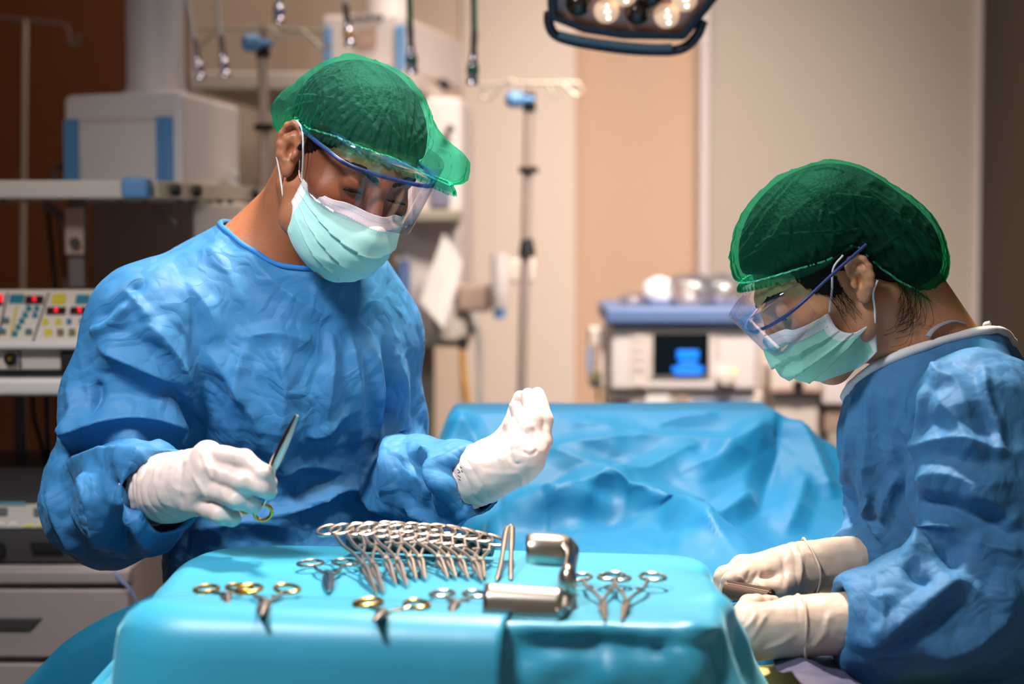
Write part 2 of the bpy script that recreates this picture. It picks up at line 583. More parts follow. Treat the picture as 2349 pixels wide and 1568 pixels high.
slab('trim_2', wx(2226), wx(2238), WY - 0.05, WY + 0.06, 0, 2.95, 'trim', 0.004)
slab('wall_right', XR, XR + 0.1, 2.0, WY, 0, 2.95, 'darkbrown')
slab('wall_left', -3.05, -3.0, -1.0, 6.3, 0, 2.95, 'orange')


def two(a, b, n=2):
    return [np.asarray(a) + (np.asarray(b) - np.asarray(a)) * i / (n - 1) for i in range(n)]


# ------------------------------------------------------------------ ceiling pendant on the left
def housing(parent, A, B, C, D, z0, z1, m, part='housing', r=0.014):
    o = MB().prism([tuple(A), tuple(B), tuple(C), tuple(D)], z0, z1).build(part, M[m], parent, r, seg=3)
    return o

t = thing('supply_pendant', 'white ceiling supply pendant with two blue corner strips, thick column and rail shelf', 'supply pendant', (-0.75, 3.9, 1.5))
A, B, C_, D = np.array((-.865, 3.86)), np.array((-.612, 3.72)), np.array((-.575, 4.22)), np.array((-.83, 4.36))
zt = P(430, 207, 3.72)[2]
zb = P(340, 462, 3.6)[2]
housing(t, A, B, C_, D, zb, zt, 'white')
# the lip under the top edge
ux = (B - A) / np.linalg.norm(B - A)
vy = np.array((ux[1], -ux[0]))
def on_front(s, z, off=0.0):
    q = A + (B - A) * s + vy * off
    return np.array((q[0], q[1], z))
zs0, zs1 = P(400, 425, 3.7)[2], P(400, 265, 3.7)[2]
for s0, s1 in ((0.02, 0.135), (0.80, 0.925)):
    b = MB()
    for k in range(2):
        a0 = s0 + (s1 - s0) * (0.5 * k + 0.02); a1 = s0 + (s1 - s0) * (0.5 * k + 0.48)
        b.extrude([on_front(a0, zs0, 0.008), on_front(a1, zs0, 0.008), on_front(a1, zs1, 0.008), on_front(a0, zs1, 0.008)], (-vy[0] * .012, -vy[1] * .012, 0))
    b.build('corner_strip', M['blue'], t)
b = MB().extrude([on_front(0.15, zs1 - .004, .003), on_front(0.79, zs1 - .004, .003), on_front(0.79, zs1 + .004, .003), on_front(0.15, zs1 + .004, .003)], (-vy[0] * .006, -vy[1] * .006, 0))
b.build('seam', M['offwhite'], t)
b = MB().extrude([on_front(0.16, zs0, .004), on_front(0.785, zs0, .004), on_front(0.785, zs1 - .006, .004), on_front(0.16, zs1 - .006, .004)], (-vy[0] * .006, -vy[1] * .006, 0))
b.build('front_panel', M['white'], t, 0.002)
# column
cc = P(357, 195, 4.0)
rr = 66 / F * 4.0
MB().lathe([(rr * 1.22, zt - .005), (rr * 1.2, zt + 0.010), (rr * 1.05, zt + 0.016), (rr, zt + 0.03), (rr, 2.95)], (cc[0], cc[1], 0), n=40).build('column', M['white'], t)
# socket on the side
so = P(527, 415, 4.05)
MB().box((so[0] + .006, so[1], so[2]), (0.012, 0.09, 0.045)).mi(1).box((so[0] + .013, so[1], so[2] + .005), (0.004, 0.02, 0.01)).build('socket', [M['paper'], M['greyblue']], t, 0.003)
# shelf with rail
z0, z1 = P(340, 455, 3.5)[2], P(340, 413, 3.5)[2]
xs = P(342, 430, 3.5)[0]
MB().prism([(-1.25, 3.52), (xs, 3.50), (-.548, 4.25), (-1.15, 4.27)], z0, z1).build('shelf', M['offwhite'], t, 0.004)
xe = -.548
b = MB()
p0, p1 = np.array((xs, 3.49)), np.array((xe, 4.26))
dr = (p1 - p0) / np.linalg.norm(p1 - p0); nr = np.array((dr[1], -dr[0]))
zc = (z0 + z1) / 2
hr = 0.014
q0 = p0 + nr * 0.012; q1 = p1 + nr * 0.012
b.extrude([(q0[0], q0[1], zc - hr), (q1[0], q1[1], zc - hr), (q1[0], q1[1], zc + hr), (q0[0], q0[1], zc + hr)], (nr[0] * .006, nr[1] * .006, 0))
b.build('side_rail', M['rail'], t)
for s, w in ((0.12, 0.035), (0.30, 0.025), (0.88, 0.025)):
    q = p0 + (p1 - p0) * s + nr * 0.02
    MB().lathe([(0.012, 0), (0.012, 0.008), (0.009, 0.012)], (q[0], q[1], zc), (nr[0], nr[1], 0), 16).build('rail_knob', M['black'], t)
cb = P(314, 431, 3.49)
MB().box((cb[0], cb[1], cb[2]), (0.047, 0.05, 0.036)).build('corner_bumper', M['blue'], t, 0.006)
for px, py in ((8, 470), (280, 470), (335, 470), (415, 478), (505, 470), (528, 468)):
    q = P(px, py, 3.62); q[2] = z0
    MB().lathe([(0.005, -0.009), (0.006, 0.0)], q, (0, 0, 1), 12).build('shelf_screw', M['midgrey'], t)
# body below the shelf, hanging arm and brackets
A2, B2 = P(195, 560, 3.85), P(440, 560, 3.78)
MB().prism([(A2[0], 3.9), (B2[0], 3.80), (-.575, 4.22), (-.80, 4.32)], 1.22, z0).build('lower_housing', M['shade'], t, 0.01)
lw = P(500, 560, 3.9)
MB().prism([(B2[0], 3.79), (-.545, 3.95), (-.545, 4.2), (-.62, 4.2)], 1.24, z0 - 0.002).build('side_cover', M['offwhite'], t, 0.01)
a0, a1 = P(178, 480, 3.62), P(180, 660, 3.62)
MB().box(((a0[0] + a1[0]) / 2, 3.62, (z0 + a1[2]) / 2), (0.030, 0.03, z0 - a1[2])).build('hanging_arm', M['midgrey'], t, 0.003)
q = P(172, 530, 3.60)
MB().box(q, (0.034, 0.012, 0.085)).build('arm_clamp', M['shade'], t, 0.002)
q = P(172, 556, 3.59)
MB().lathe([(0.009, 0), (0.009, 0.008)], q, (0, -1, 0), 16).build('clamp_bolt', M['darkgrey'], t)
for (xa, ya), (xb, yb) in (((100, 470), (165, 512)), ((350, 478), (400, 515))):
    MB().tube([P(xa, ya, 3.66), P(xb, yb, 3.66)], 0.007, 8).build('bracket', M['midgrey'], t)
tag(MB().tube(spline([P(150, 378, 4.4), P(125, 395, 4.4), P(112, 440, 4.3), P(110, 480, 4.1), P(118, 560, 3.9), P(128, 665, 3.6), P(130, 690, 3.5)]), 0.0055, 10).build('power_cable', M['black']),
    'black cable hanging behind the left pendant shelf', 'cable')
tag(MB().tube(spline([P(128, 470, 3.9), P(140, 560, 3.9), P(152, 660, 3.7), P(154, 690, 3.5)]), 0.0035, 8).build('grey_cable', M['midgrey']),
    'thin grey cable running down beside the pendant hanging arm', 'cable')

# ------------------------------------------------------------------ second pendant, behind the man
t = thing('supply_pendant', 'second white supply pendant behind the man, with black lettering and long shelf', 'supply pendant', (-.35, 5.0, 1.6))
YS = 4.9
fa, fb = P(738, 120, YS), P(925, 120, YS)
e = P(1062, 150, YS + 0.75)
zt2, zb2 = P(738, 35, YS)[2], P(738, 165, YS)[2]
MB().prism([(fa[0], YS), (fb[0], YS - .05), (e[0], YS + .72), (fa[0] + .02, YS + .72)], zb2, zt2).build('housing', M['white'], t, 0.012, seg=3)
for xa, xb in ((742, 762), (910, 932)):
    a0, a1 = P(xa, 62, YS - .012), P(xb, 165, YS - .012)
    yy = YS - .004 - (0.05 if xa > 800 else 0.0)
    MB().box(((a0[0] + a1[0]) / 2, yy, (a0[2] + a1[2]) / 2), (a1[0] - a0[0], 0.02, a0[2] - a1[2])).build('corner_strip', M['blue'], t, 0.003)
q = P(842, 85, YS - .04)
MB().box((q[0], YS - .035, q[2]), (0.045, 0.02, 0.043)).build('rating_plate', M['shade'], t, 0.001)
fc = bpy.data.curves.new('lettering', 'FONT')
fc.body = 'mindray'
fc.size = 0.027; fc.extrude = 0.001; fc.align_x = 'CENTER'; fc.align_y = 'CENTER'; fc.shear = 0.2; fc.offset = 0.001
fc.materials.append(M['black'])
lo = bpy.data.objects.new('lettering', fc)
q = P(838, 40, YS - .06)
lo.location = (q[0], YS - .052, q[2])
lo.rotation_euler = (math.pi / 2, math.radians(-3), math.radians(-13))
lo.select_set(False)
link(lo)
bpy.context.view_layer.update()
lme = bpy.data.meshes.new_from_object(lo.evaluated_get(bpy.context.evaluated_depsgraph_get()))
lm = bpy.data.objects.new('lettering', lme)
lm.location, lm.rotation_euler = lo.location, lo.rotation_euler
bpy.data.objects.remove(lo, do_unlink=True)
lm.name = 'lettering'
link(lm, t)
qc = P(890, 10, YS + .3)
MB().lathe([(0.075, zt2 - 0.01), (0.06, zt2 + .015), (0.055, 2.95)], (qc[0], qc[1], 0), n=32).build('column', M['white'], t)
sz1, sz0 = P(700, 165, YS - .2)[2], P(700, 205, YS - .2)[2]
sl, sr = P(432, 185, YS - .2), P(955, 185, YS - .2)
er = P(1050, 190, YS + .8)
MB().prism([(sl[0], YS - .2), (sr[0], YS - .2), (er[0], YS + .8), (sl[0] + .05, YS + .8)], sz0, sz1).build('shelf', M['offwhite'], t, 0.004)
q = P(1020, 190, YS + .3)
MB().lathe([(0.016, 0), (0.016, 0.012)], P(1015, 196, YS + .42), (0.5, -1, 0), 16).build('rail_knob', M['black'], t)
# body under the shelf
ba, bb = P(905, 300, YS + .05), P(1060, 300, YS + .15)
zl = P(1000, 770, YS + .1)[2]
MB().prism([(ba[0], YS + .05), (bb[0], YS + .12), (bb[0] + .02, YS + .6), (ba[0], YS + .6)], zl, sz0).build('lower_housing', M['white'], t, 0.012, seg=3)
a0, a1 = P(988, 412, YS + .06), P(1032, 474, YS + .06)
MB().box(((a0[0] + a1[0]) / 2, YS + .085, (a0[2] + a1[2]) / 2), (a1[0] - a0[0], 0.03, a0[2] - a1[2])).build('outlet_inset', M['greyblue'], t, 0.003)
for px, py in ((1033, 296), (1022, 492), (1024, 322)):
    MB().lathe([(0.010, 0), (0.010, 0.02)], P(px, py, YS + .09), (0, -1, 0), 14).build('knob', M['darkgrey'], t)
a0, a1 = P(925, 480, YS - .05), P(1056, 506, YS - .05)
MB().box(((a0[0] + a1[0]) / 2, YS + .05, (a0[2] + a1[2]) / 2), (a1[0] - a0[0], 0.2, a0[2] - a1[2])).build('lower_rail', M['rail'], t, 0.004)
a0, a1 = P(912, 596, YS - .0), P(940, 770, YS - .0)
MB().box(((a0[0] + a1[0]) / 2, YS + .03, (a0[2] + a1[2]) / 2), (a1[0] - a0[0], 0.04, a0[2] - a1[2])).build('lower_strip', M['slate'], t, 0.004)
q = P(920, 583, YS)
MB().lathe([(0.008, 0), (0.008, 0.015)], q, (0, -1, 0), 12).build('knob', M['darkgrey'], t)
a0, a1 = P(960, 770, YS), P(1075, 795, YS)
MB().box(((a0[0] + a1[0]) / 2, YS + .1, (a0[2] + a1[2]) / 2), (a1[0] - a0[0], 0.2, a0[2] - a1[2])).build('bottom_rail', M['rail'], t, 0.004)
a0 = P(975, 900, YS + .3)
MB().box((a0[0], YS + .3, zl / 2 + .3), (0.05, 0.05, zl - 0.6)).build('support_post', M['greybeige'], t, 0.004)

# hanging paper sheet
sh = [P(1018, 535, YS - .06), P(1062, 600, YS - .05), P(1018, 755, YS - .07), P(963, 690, YS - .07)]
tag(MB().extrude(sh, (0.0, 0.004, 0)).build('paper_sheet', M['paper']), 'white paper sheet hanging askew from the pendant behind the man', 'paper')
# suction canister and arm between pendant and pole
tq = thing('suction_canister', 'pale round-bottomed canister hanging from the pendant beside the white hose', 'canister', P(1040, 740, YS))
c = P(1040, 790, YS)
MB().lathe([(0.02, 0), (0.045, 0.01), (0.052, 0.05), (0.052, 0.11), (0.047, 0.115)], P(1040, 785, YS), (0, 0, 1), 24).build('jar', M['offwhite'], tq)
MB().lathe([(0.054, 0.115), (0.054, 0.13), (0.03, 0.14)], P(1040, 785, YS), (0, 0, 1), 24).build('lid', M['white'], tq)
MB().lathe([(0.008, -0.0), (0.008, 0.02)], P(1082, 758, YS - .05), (0, -1, 0), 12).build('valve', M['darkgrey'], tq)
tag(MB().tube(spline([P(1045, 680, YS - .05), P(1070, 690, YS - .06), P(1092, 740, YS - .06), P(1100, 800, YS - .05), P(1103, 930, YS - .05), P(1106, 1100, YS)]), 0.0095, 12).build('corrugated_hose', M['hosewhite']),
    'thick white hose curving down from the pendant beside the yellow hose', 'hose')
th = thing('gas_hose', 'yellow hose hanging from a dark plug under the second pendant', 'hose', P(1060, 790, YS))
MB().tube(spline([P(1060, 795, YS - .04), P(1063, 850, YS - .04), P(1072, 930, YS - .04), P(1078, 1100, YS)]), 0.008, 12).build('tube', M['hoseyellow'], th)
MB().lathe([(0.012, 0), (0.014, -0.012), (0.010, -0.03)], P(1062, 772, YS - .04), (0, 0, 1), 14).build('plug', M['darkgrey'], th)
ta = thing('monitor_arm', 'white swivel arm with upright cylinder and pale blue lower cap', 'bracket', P(1146, 660, YS))
MB().lathe([(0.021, 0), (0.021, 0.095), (0.018, 0.1)], P(1146, 676, YS - .1), (0, 0, 1), 24).build('upper_cylinder', M['white'], ta)
MB().lathe([(0.018, 0), (0.0205, 0.01), (0.0205, 0.055)], P(1146, 705, YS - .1), (0, 0, 1), 24).build('lower_cylinder', M['white'], ta)
MB().lathe([(0.014, -0.026), (0.015, -0.002)], P(1145, 705, YS - .1), (0, 0, 1), 18).build('end_cap', M['blue'], ta)
MB().lathe([(0.0165, -0.005), (0.0165, 0.004)], P(1146, 680, YS - .1), (0, 0, 1), 18).build('joint_ring', M['greyblue'], ta)
a0, a1 = P(1050, 650, YS), P(1128, 712, YS)
MB().box(((a0[0] + a1[0]) / 2, YS - .05, (a0[2] + a1[2]) / 2), (a1[0] - a0[0], 0.05, a0[2] - a1[2])).build('link', M['shade'], ta, 0.01)
a0, a1 = P(1165, 592, YS), P(1228, 645, YS)
MB().box(((a0[0] + a1[0]) / 2, YS - .07, (a0[2] + a1[2]) / 2), (a1[0] - a0[0], 0.06, a0[2] - a1[2])).build('housing', M['offwhite'], ta, 0.008)


# ------------------------------------------------------------------ hanging gas hoses with chrome couplings
def gas_hose(pts, r, m, tip, s, label, ringmat=None):
    """pts: pixel track (px, py, Y), the last one is where the coupling starts; tip: pixel of its lower end"""
    Y = pts[-1][2]
    t_ = thing('gas_hose', label, 'hose', P(*pts[-1]), 'gas hoses hanging in front of the pendants')
    tr = [P(*p) for p in pts]
    up = tr[0].copy(); up[2] = 2.95
    MB().tube([up] + spline(tr, 4), r, 12).build('tube', M[m], t_)
    a = tr[-1]; b = P(tip[0], tip[1], Y)
    ax = b - a; L = np.linalg.norm(ax)
    MB().lathe([(r * 1.1, -0.01), (r * 1.25, L * .1), (r * 1.05, L * .25), (r * 1.3, L * .38), (r * 1.3, L * .5), (r * 1.7, L * .56), (r * 1.9, L * .62),
                (r * 1.9, L * .80), (r * 1.6, L * .84), (r * 2.0, L * .92), (r * 2.1, L), (r * .8, L)], a, ax, 20).build('coupling', M['chrome'], t_)
    if ringmat:
        MB().lathe([(r * 1.95, L * .63), (r * 2.0, L * .66), (r * 2.0, L * .74), (r * 1.95, L * .77)], a, ax, 20).build('colour_ring', M[ringmat], t_)
    return t_

YH = 4.0
gas_hose([(430, 0, YH), (438, 50, YH), (447, 100, YH)], 0.0058, 'hosewhite', (460, 182, YH), 1, 'leftmost white hose with chrome coupling, beside the pendant column')
gas_hose([(497, 0, YH), (500, 50, YH), (507, 92, YH)], 0.0058, 'hosewhite', (517, 176, YH), 1, 'second white hose from the pendant column, with chrome coupling')
gas_hose([(637, -70, YH), (637, -30, YH)], 0.0058, 'hosewhite', (641, 52, YH), 1, 'short chrome coupling with dark blue ring above the black-collared pole', 'slate')
gas_hose([(788, -30, YH), (793, 20, YH)], 0.0058, 'hosewhite', (803, 106, YH), 1, 'chrome coupling with yellow ring in front of the lettered pendant', 'hoseyellow')
gas_hose([(939, 0, YH), (941, 66, YH)], 0.0060, 'hosegreen', (946, 170, YH), 1, 'dark green hose with chrome coupling above the cap of the man', 'hosegreen')
gas_hose([(1087, 0, YH), (1088, 82, YH)], 0.0060, 'hosegreen', (1083, 195, YH), 1, 'dark green hose hanging clear of the pendant, nearest the surgical lamp', 'hosegreen')


# ------------------------------------------------------------------ drip stands
def drip_stand(top, bot, Y, r_in, label, bar=None, knob=None, collar=None, black=None):
    a, b = P(top[0], top[1], Y), P(bot[0], bot[1], Y)
    d = (b - a) / (b - a)[2]
    base = a + d * (0.05 - a[2])
    t_ = thing('drip_stand', label, 'drip stand', (base[0], base[1], 0))
    if black:
        c0, c1 = P(black[0], black[1], Y), P(black[0] + black[3], black[2], Y)
        MB().lathe([(r_in * 1.5, 0), (r_in * 1.8, -0.01), (r_in * 1.8, c1[2] - c0[2])], c0, (0, 0, 1), 18).build('height_clamp', M['black'], t_)
        MB().tube([a, c1], r_in * .75, 14).build('inner_tube', M['pole'], t_)
        MB().tube([c1, base], r_in * 1.35, 16).build('pole', M['pole'], t_)
    else:
        MB().tube([a, base], r_in, 14).build('pole', M['pole'], t_)
    if knob:
        k = P(knob[0], knob[1], Y - .03)
        MB().lathe([(0.010, -0.022), (0.019, -0.014), (0.019, 0.012), (0.009, 0.02), (0.006, 0.045)], k, (1, 0.2, 0), 12).build('clamp_knob', M['blue'], t_)
    for cy in (collar or []):
        q = a + d * (P(0, cy, Y)[2] - a[2])
        MB().lathe([(r_in * 1.5, -0.008), (r_in * 2.7, -0.006), (r_in * 2.7, 0.006), (r_in * 1.5, 0.008)], q, (0, 0, 1), 20).build('collar', M['black'], t_)
    for k in range(5):
        an = 2 * math.pi * k / 5 + 0.3
        MB().tube([base + (0, 0, 0.05), base + np.array((math.cos(an) * .28, math.sin(an) * .28, 0.03))], 0.012, 8).build('foot', M['pole'], t_)
    return t_

Y1 = 4.3
t = drip_stand((604, 60), (608, 470), Y1, 0.0085, 'steel drip stand with black collar behind the left shoulder, nearest the pendant column', knob=(578, 98), collar=[292], black=(603, 88, 132, 0))
MB().tube([P(452, 66, Y1), P(604, 66, Y1), P(745, 72, Y1)], 0.0042, 8).build('crossbar', M['rail'], t)
for pts in ([(496, 74), (480, 88), (462, 104), (448, 104), (440, 96)], [(612, 62), (632, 74), (640, 84), (634, 88)], [(690, 66), (715, 88), (738, 110), (752, 108), (758, 96)]):
    MB().tube(spline([P(x, y, Y1 - .02) for x, y in pts]), 0.0036, 8).build('bag_hook', M['rail'], t)
Y2 = 4.6
t = drip_stand((1218, 190), (1204, 690), Y2, 0.0085, 'steel drip stand in front of the pale wall, right of the man', knob=(1182, 228), collar=[390], black=(1214, 212, 256, 0))
MB().tube([P(1098, 195, Y2), P(1160, 190, Y2), P(1330, 190, Y2)], 0.004, 8).build('crossbar', M['rail'], t)
for pts in ([(1160, 186), (1140, 212), (1120, 226), (1104, 222), (1108, 205)], [(1255, 192), (1262, 205), (1272, 222), (1276, 205)], [(1290, 190), (1312, 212), (1328, 218), (1336, 208), (1326, 190)], [(1160, 190), (1172, 182), (1180, 196)]):
    MB().tube(spline([P(x, y, Y2 - .02) for x, y in pts]), 0.0036, 8).build('bag_hook', M['rail'], t)
q = P(1209, 588, Y2)
MB().lathe([(0.020, 0), (0.016, 0.03), (0.0125, 0.042)], q, (0, 0, 1), 20).build('lower_clamp', M['black'], t)
Y3 = 4.7
t = drip_stand((57, 45), (50, 660), Y3, 0.0068, 'dim steel drip stand against the orange wall, far left of the pendant', collar=[])
MB().tube([P(-40, 38, Y3), P(57, 46, Y3), P(150, 58, Y3)], 0.004, 8).build('crossbar', M['midgrey'], t)
MB().tube(spline([P(150, 58, Y3), P(158, 76, Y3), P(160, 98, Y3), P(172, 102, Y3), P(182, 78, Y3)]), 0.0036, 8).build('bag_hook', M['midgrey'], t)

# ------------------------------------------------------------------ anaesthesia machine
YA = 4.6
def pbox(px0, py0, px1, py1, Y, depth, front=0.0):
    a, b = P(px0, py0, Y), P(px1, py1, Y)
    return ((a[0] + b[0]) / 2, Y - front + depth / 2, (a[2] + b[2]) / 2), (abs(b[0] - a[0]), depth, abs(a[2] - b[2]))
t = thing('anaesthesia_machine', 'white anaesthesia machine with slate blue top and dark blue-lit screen', 'anaesthesia machine', P(1560, 930, YA + .2))
MB().box(*pbox(1388, 704, 1745, 742, YA, .42, .03)).build('top_tray', M['slate'], t, 0.008, seg=3)
MB().box(*pbox(1400, 742, 1738, 898, YA, .36)).build('monitor_housing', M['white'], t, 0.014, seg=3)
MB().box(*pbox(1446, 752, 1490, 892, YA, .01, .004)).build('left_bezel', M['offwhite'], t, 0.003)
MB().box(*pbox(1492, 758, 1632, 866, YA, .012, .006)).build('screen_frame', M['offwhite'], t, 0.003)
MB().box(*pbox(1498, 764, 1625, 859, YA, .012, .009)).build('screen', M['screen'], t)
g = MB()
for c, s in ((pbox(1552, 802, 1602, 824, YA, .003, .0115)), (pbox(1556, 828, 1600, 838, YA, .003, .0115)), (pbox(1541, 840, 1614, 853, YA, .003, .0115)), (pbox(1548, 854, 1606, 859, YA, .003, .0115))):
    g.box(c, s)
g.build('screen_glow', M['glowblue'], t, 0.0015)
for k, yy in enumerate((770, 792, 814, 836, 875)):
    MB().box(*pbox(1456, yy, 1476, yy + 10, YA, .006, .008)).build('button', M['white'], t, 0.001)
for k, yy in enumerate((770, 784, 798, 812)):
    MB().box(*pbox(1640, yy, 1652, yy + 7, YA, .004, .004)).build('button', M['offwhite'], t, 0.001)
MB().lathe([(0.022, 0), (0.022, 0.012), (0.018, 0.02), (0.016, 0.021)], P(1663, 866, YA), (0, -1, 0), 28).build('rotary_knob', M['offwhite'], t)
led1 = mat('green_led', (210, 230, 90), 0.3, emit=(200, 230, 90), estr=0.9)
led2 = mat('orange_led', (240, 190, 130), 0.3, emit=(245, 180, 110), estr=0.9)
MB().lathe([(0.006, 0), (0.006, 0.004), (0.003, 0.007)], P(1683, 852, YA), (0, -1, 0), 14).build('indicator_light', led1, t)
MB().lathe([(0.006, 0), (0.006, 0.004), (0.003, 0.007)], P(1682, 872, YA), (0, -1, 0), 14).build('indicator_light', led2, t)
MB().box(*pbox(1402, 901, 1750, 1050, YA, .40, -.02)).build('lower_cabinet', M['offwhite'], t, 0.006)
MB().box(*pbox(1405, 915, 1446, 940, YA, .02, -.012)).build('lower_window', M['maroon'], t)
MB().box(*pbox(1590, 918, 1722, 940, YA, .02, -.012)).build('lower_display', M['slate'], t)
for x in (1474, 1536):
    MB().box(*pbox(x, 903, x + 8, 950, YA, .02, -.012)).build('lower_divider', M['greybeige'], t)
MB().box(*pbox(1552, 905, 1580, 940, YA, .02, -.012)).build('gauge_plate', M['shade'], t)
MB().box(*pbox(1480, 904, 1535, 940, YA, .02, -.012)).build('drawer_front', M['paper'], t)
MB().box(*pbox(1730, 745, 1900, 1100, YA + .12, .3)).build('side_cabinet', M['greybeige'], t, 0.01)
# gas flow module left of the screen
f = MB().box(*pbox(1354, 754, 1388, 892, YA, .12, -.03)).build('flow_module', M['offwhite'], t, 0.006)
MB().box(*pbox(1362, 788, 1378, 870, YA, .02, -.02)).build('flow_tube', M['shade'], f, 0.002)
MB().lathe([(0.012, 0), (0.012, 0.02)], P(1369, 862, YA + .02), (0, -1, 0), 16).build('flow_knob', M['olive'], f)
MB().lathe([(0.009, 0), (0.009, 0.02)], P(1369, 878, YA + .02), (0, -1, 0), 16).build('flow_knob', M['darkgrey'], f)
MB().box(*pbox(1349, 800, 1356, 856, YA, .03, -.03)).build('flow_label', M['blue'], f)
MB().tube([P(1371, 892, YA + .06), P(1371, 960, YA + .06)], 0.004, 8).build('drain_tube', M['hoseyellow'], f)
# vaporiser block
v = MB().box(*pbox(1770, 836, 1888, 896, YA, .16, -.02)).build('vaporiser', M['offwhite'], t, 0.008)
MB().lathe([(0.012, 0), (0.012, 0.018)], P(1830, 882, YA + .02), (0, -1, 0), 18).build('vaporiser_knob', M['black'], v)
MB().box(*pbox(1768, 892, 1892, 900, YA, .17, -.01)).build('vaporiser_foot', M['shade'], v)
MB().box(*pbox(1776, 900, 1884, 1010, YA, .14, -.04)).build('vaporiser_base', M['offwhite'], v, 0.006)
q = P(1786, 828, YA + .05)
MB().lathe([(0.008, 0), (0.008, 0.012)], q, (0, -1, 0), 12).build('vaporiser_lock', M['darkgrey'], v)
MB().box(*pbox(1896, 780, 1958, 935, YA, .16, -.06)).build('absorber', M['white'], t, 0.008)
MB().box(*pbox(1902, 935, 1950, 1000, YA, .12, -.08)).build('absorber_tray', M['shade'], t, 0.006)
MB().lathe([(0.010, 0), (0.010, 0.02)], P(1948, 910, YA + .05), (0, -1, 0), 14).build('absorber_valve', M['darkgrey'], t)

# plastic-wrapped supplies on top of the machine
rng = random.Random(5)
def crumpled(name, c, r, m, label, seed, cat):
    b = MB().ell((0, 0, 0), (1, 1, 1), 22, 14)
    rg = np.random.RandomState(seed)
    v_ = np.array(b.v)
    d = np.zeros(len(v_))
    for k in range(14):
        w = rg.randn(3); w /= np.linalg.norm(w)
        d += 0.10 * np.abs(np.sin(v_ @ w * (2.2 + 3 * rg.rand()) + rg.rand() * 6))
    v_ = v_ * (0.7 + 0.45 * d)[:, None] * np.array(r)
    v_[:, 2] = np.maximum(v_[:, 2], -r[2] * .75)
    o = mesh_obj(name, v_, b.f, M[m], None, True)
    o.location = c
    lowest = v_[:, 2].min()
    o.location.z = c[2] - lowest
    return tag(o, label, cat)
ztop = P(1500, 704, YA)[2]
for i, (px, r, m, lab) in enumerate((
        (1512, (.035, .05, .036), 'towel', 'bright white wrapped bundle at the left of the machine top'),
        (1585, (.065, .07, .040), 'bag', 'clear crumpled plastic bag in the middle of the machine top'),
        (1655, (.055, .06, .040), 'bag', 'clear plastic bag at the right, against the cap of the woman'),
        (1452, (.03, .04, .016), 'bag', 'small flat clear bag at the left edge of the machine top'))):
    q = P(px, 704, YA + .12)
    crumpled('plastic_bag' if m == 'bag' else 'wrapped_bundle', (q[0], q[1], ztop), r, m, lab, 3 + i, 'bag' if m == 'bag' else 'bundle')
q = P(1660, 700, YA + .1)
tag(MB().box((q[0], q[1] - .02, ztop + .010), (0.05, 0.05, 0.02)).build('supply_box', M['greyblue'], None, 0.004), 'small dark grey box on the machine top under a clear bag', 'box')

# ------------------------------------------------------------------ equipment cart with the electrosurgical units, far left
YC = 3.15
t = thing('equipment_cart', 'pale equipment cart with upper shelf, drawer cabinet and steel posts at far left', 'cart', (P(100, 1400, YC)[0], YC + .25, 0))
zsh1, zsh0 = P(60, 867, YC)[2], P(60, 908, YC)[2]
xl, xr = P(-160, 880, YC)[0], P(205, 880, YC)[0]
MB().box(((xl + xr) / 2, YC + .22, (zsh0 + zsh1) / 2), (xr - xl, 0.45, zsh1 - zsh0)).build('shelf', M['white'], t, 0.008, seg=3)
zc1 = P(100, 1302, YC)[2]
xr2 = P(300, 1400, YC)[0]
MB().box(((xl + xr2) / 2, YC + .26, (zc1 + 0.1) / 2), (xr2 - xl, 0.48, zc1 - 0.1)).build('cabinet', M['cabinet'], t, 0.006)
zd = [P(100, 1350, YC)[2], P(100, 1512, YC)[2]]
for k, (ya, yb) in enumerate(((1308, 1340), (1352, 1508), (1522, 1700))):
    a, b = P(-150, ya, YC), P(296, yb, YC)
    d = MB().box(((a[0] + b[0]) / 2, YC + .012, (a[2] + b[2]) / 2), (b[0] - a[0], 0.024, a[2] - b[2])).build('drawer', M['cabinet'], t, 0.004)
    if k == 1:
        a, b = P(-140, 1416, YC), P(98, 1446, YC)
        MB().extrude([(a[0], YC - .004, a[2]), (b[0], YC - .004, a[2]), (b[0] - .02, YC - .004, b[2]), (a[0], YC - .004, b[2])], (0, 0.02, 0)).build('handle', M['darkgrey'], d, 0.002)
for px in (48,):
    q = P(px, 1000, YC + .35)
    MB().tube([(q[0], q[1], zc1), (q[0], q[1], zsh0)], 0.011, 14).build('post', M['midgrey'], t)
q = P(-120, 1000, YC + .35)
MB().tube([(q[0], q[1], zc1), (q[0], q[1], zsh0)], 0.011, 14).build('post', M['midgrey'], t)
for px in (-120, 250):
    q = P(px, 1400, YC + .1)
    MB().lathe([(0.03, 0), (0.04, 0.01), (0.04, 0.09), (0.02, 0.1)], (q[0], q[1], 0), n=16).build('castor', M['black'], t)

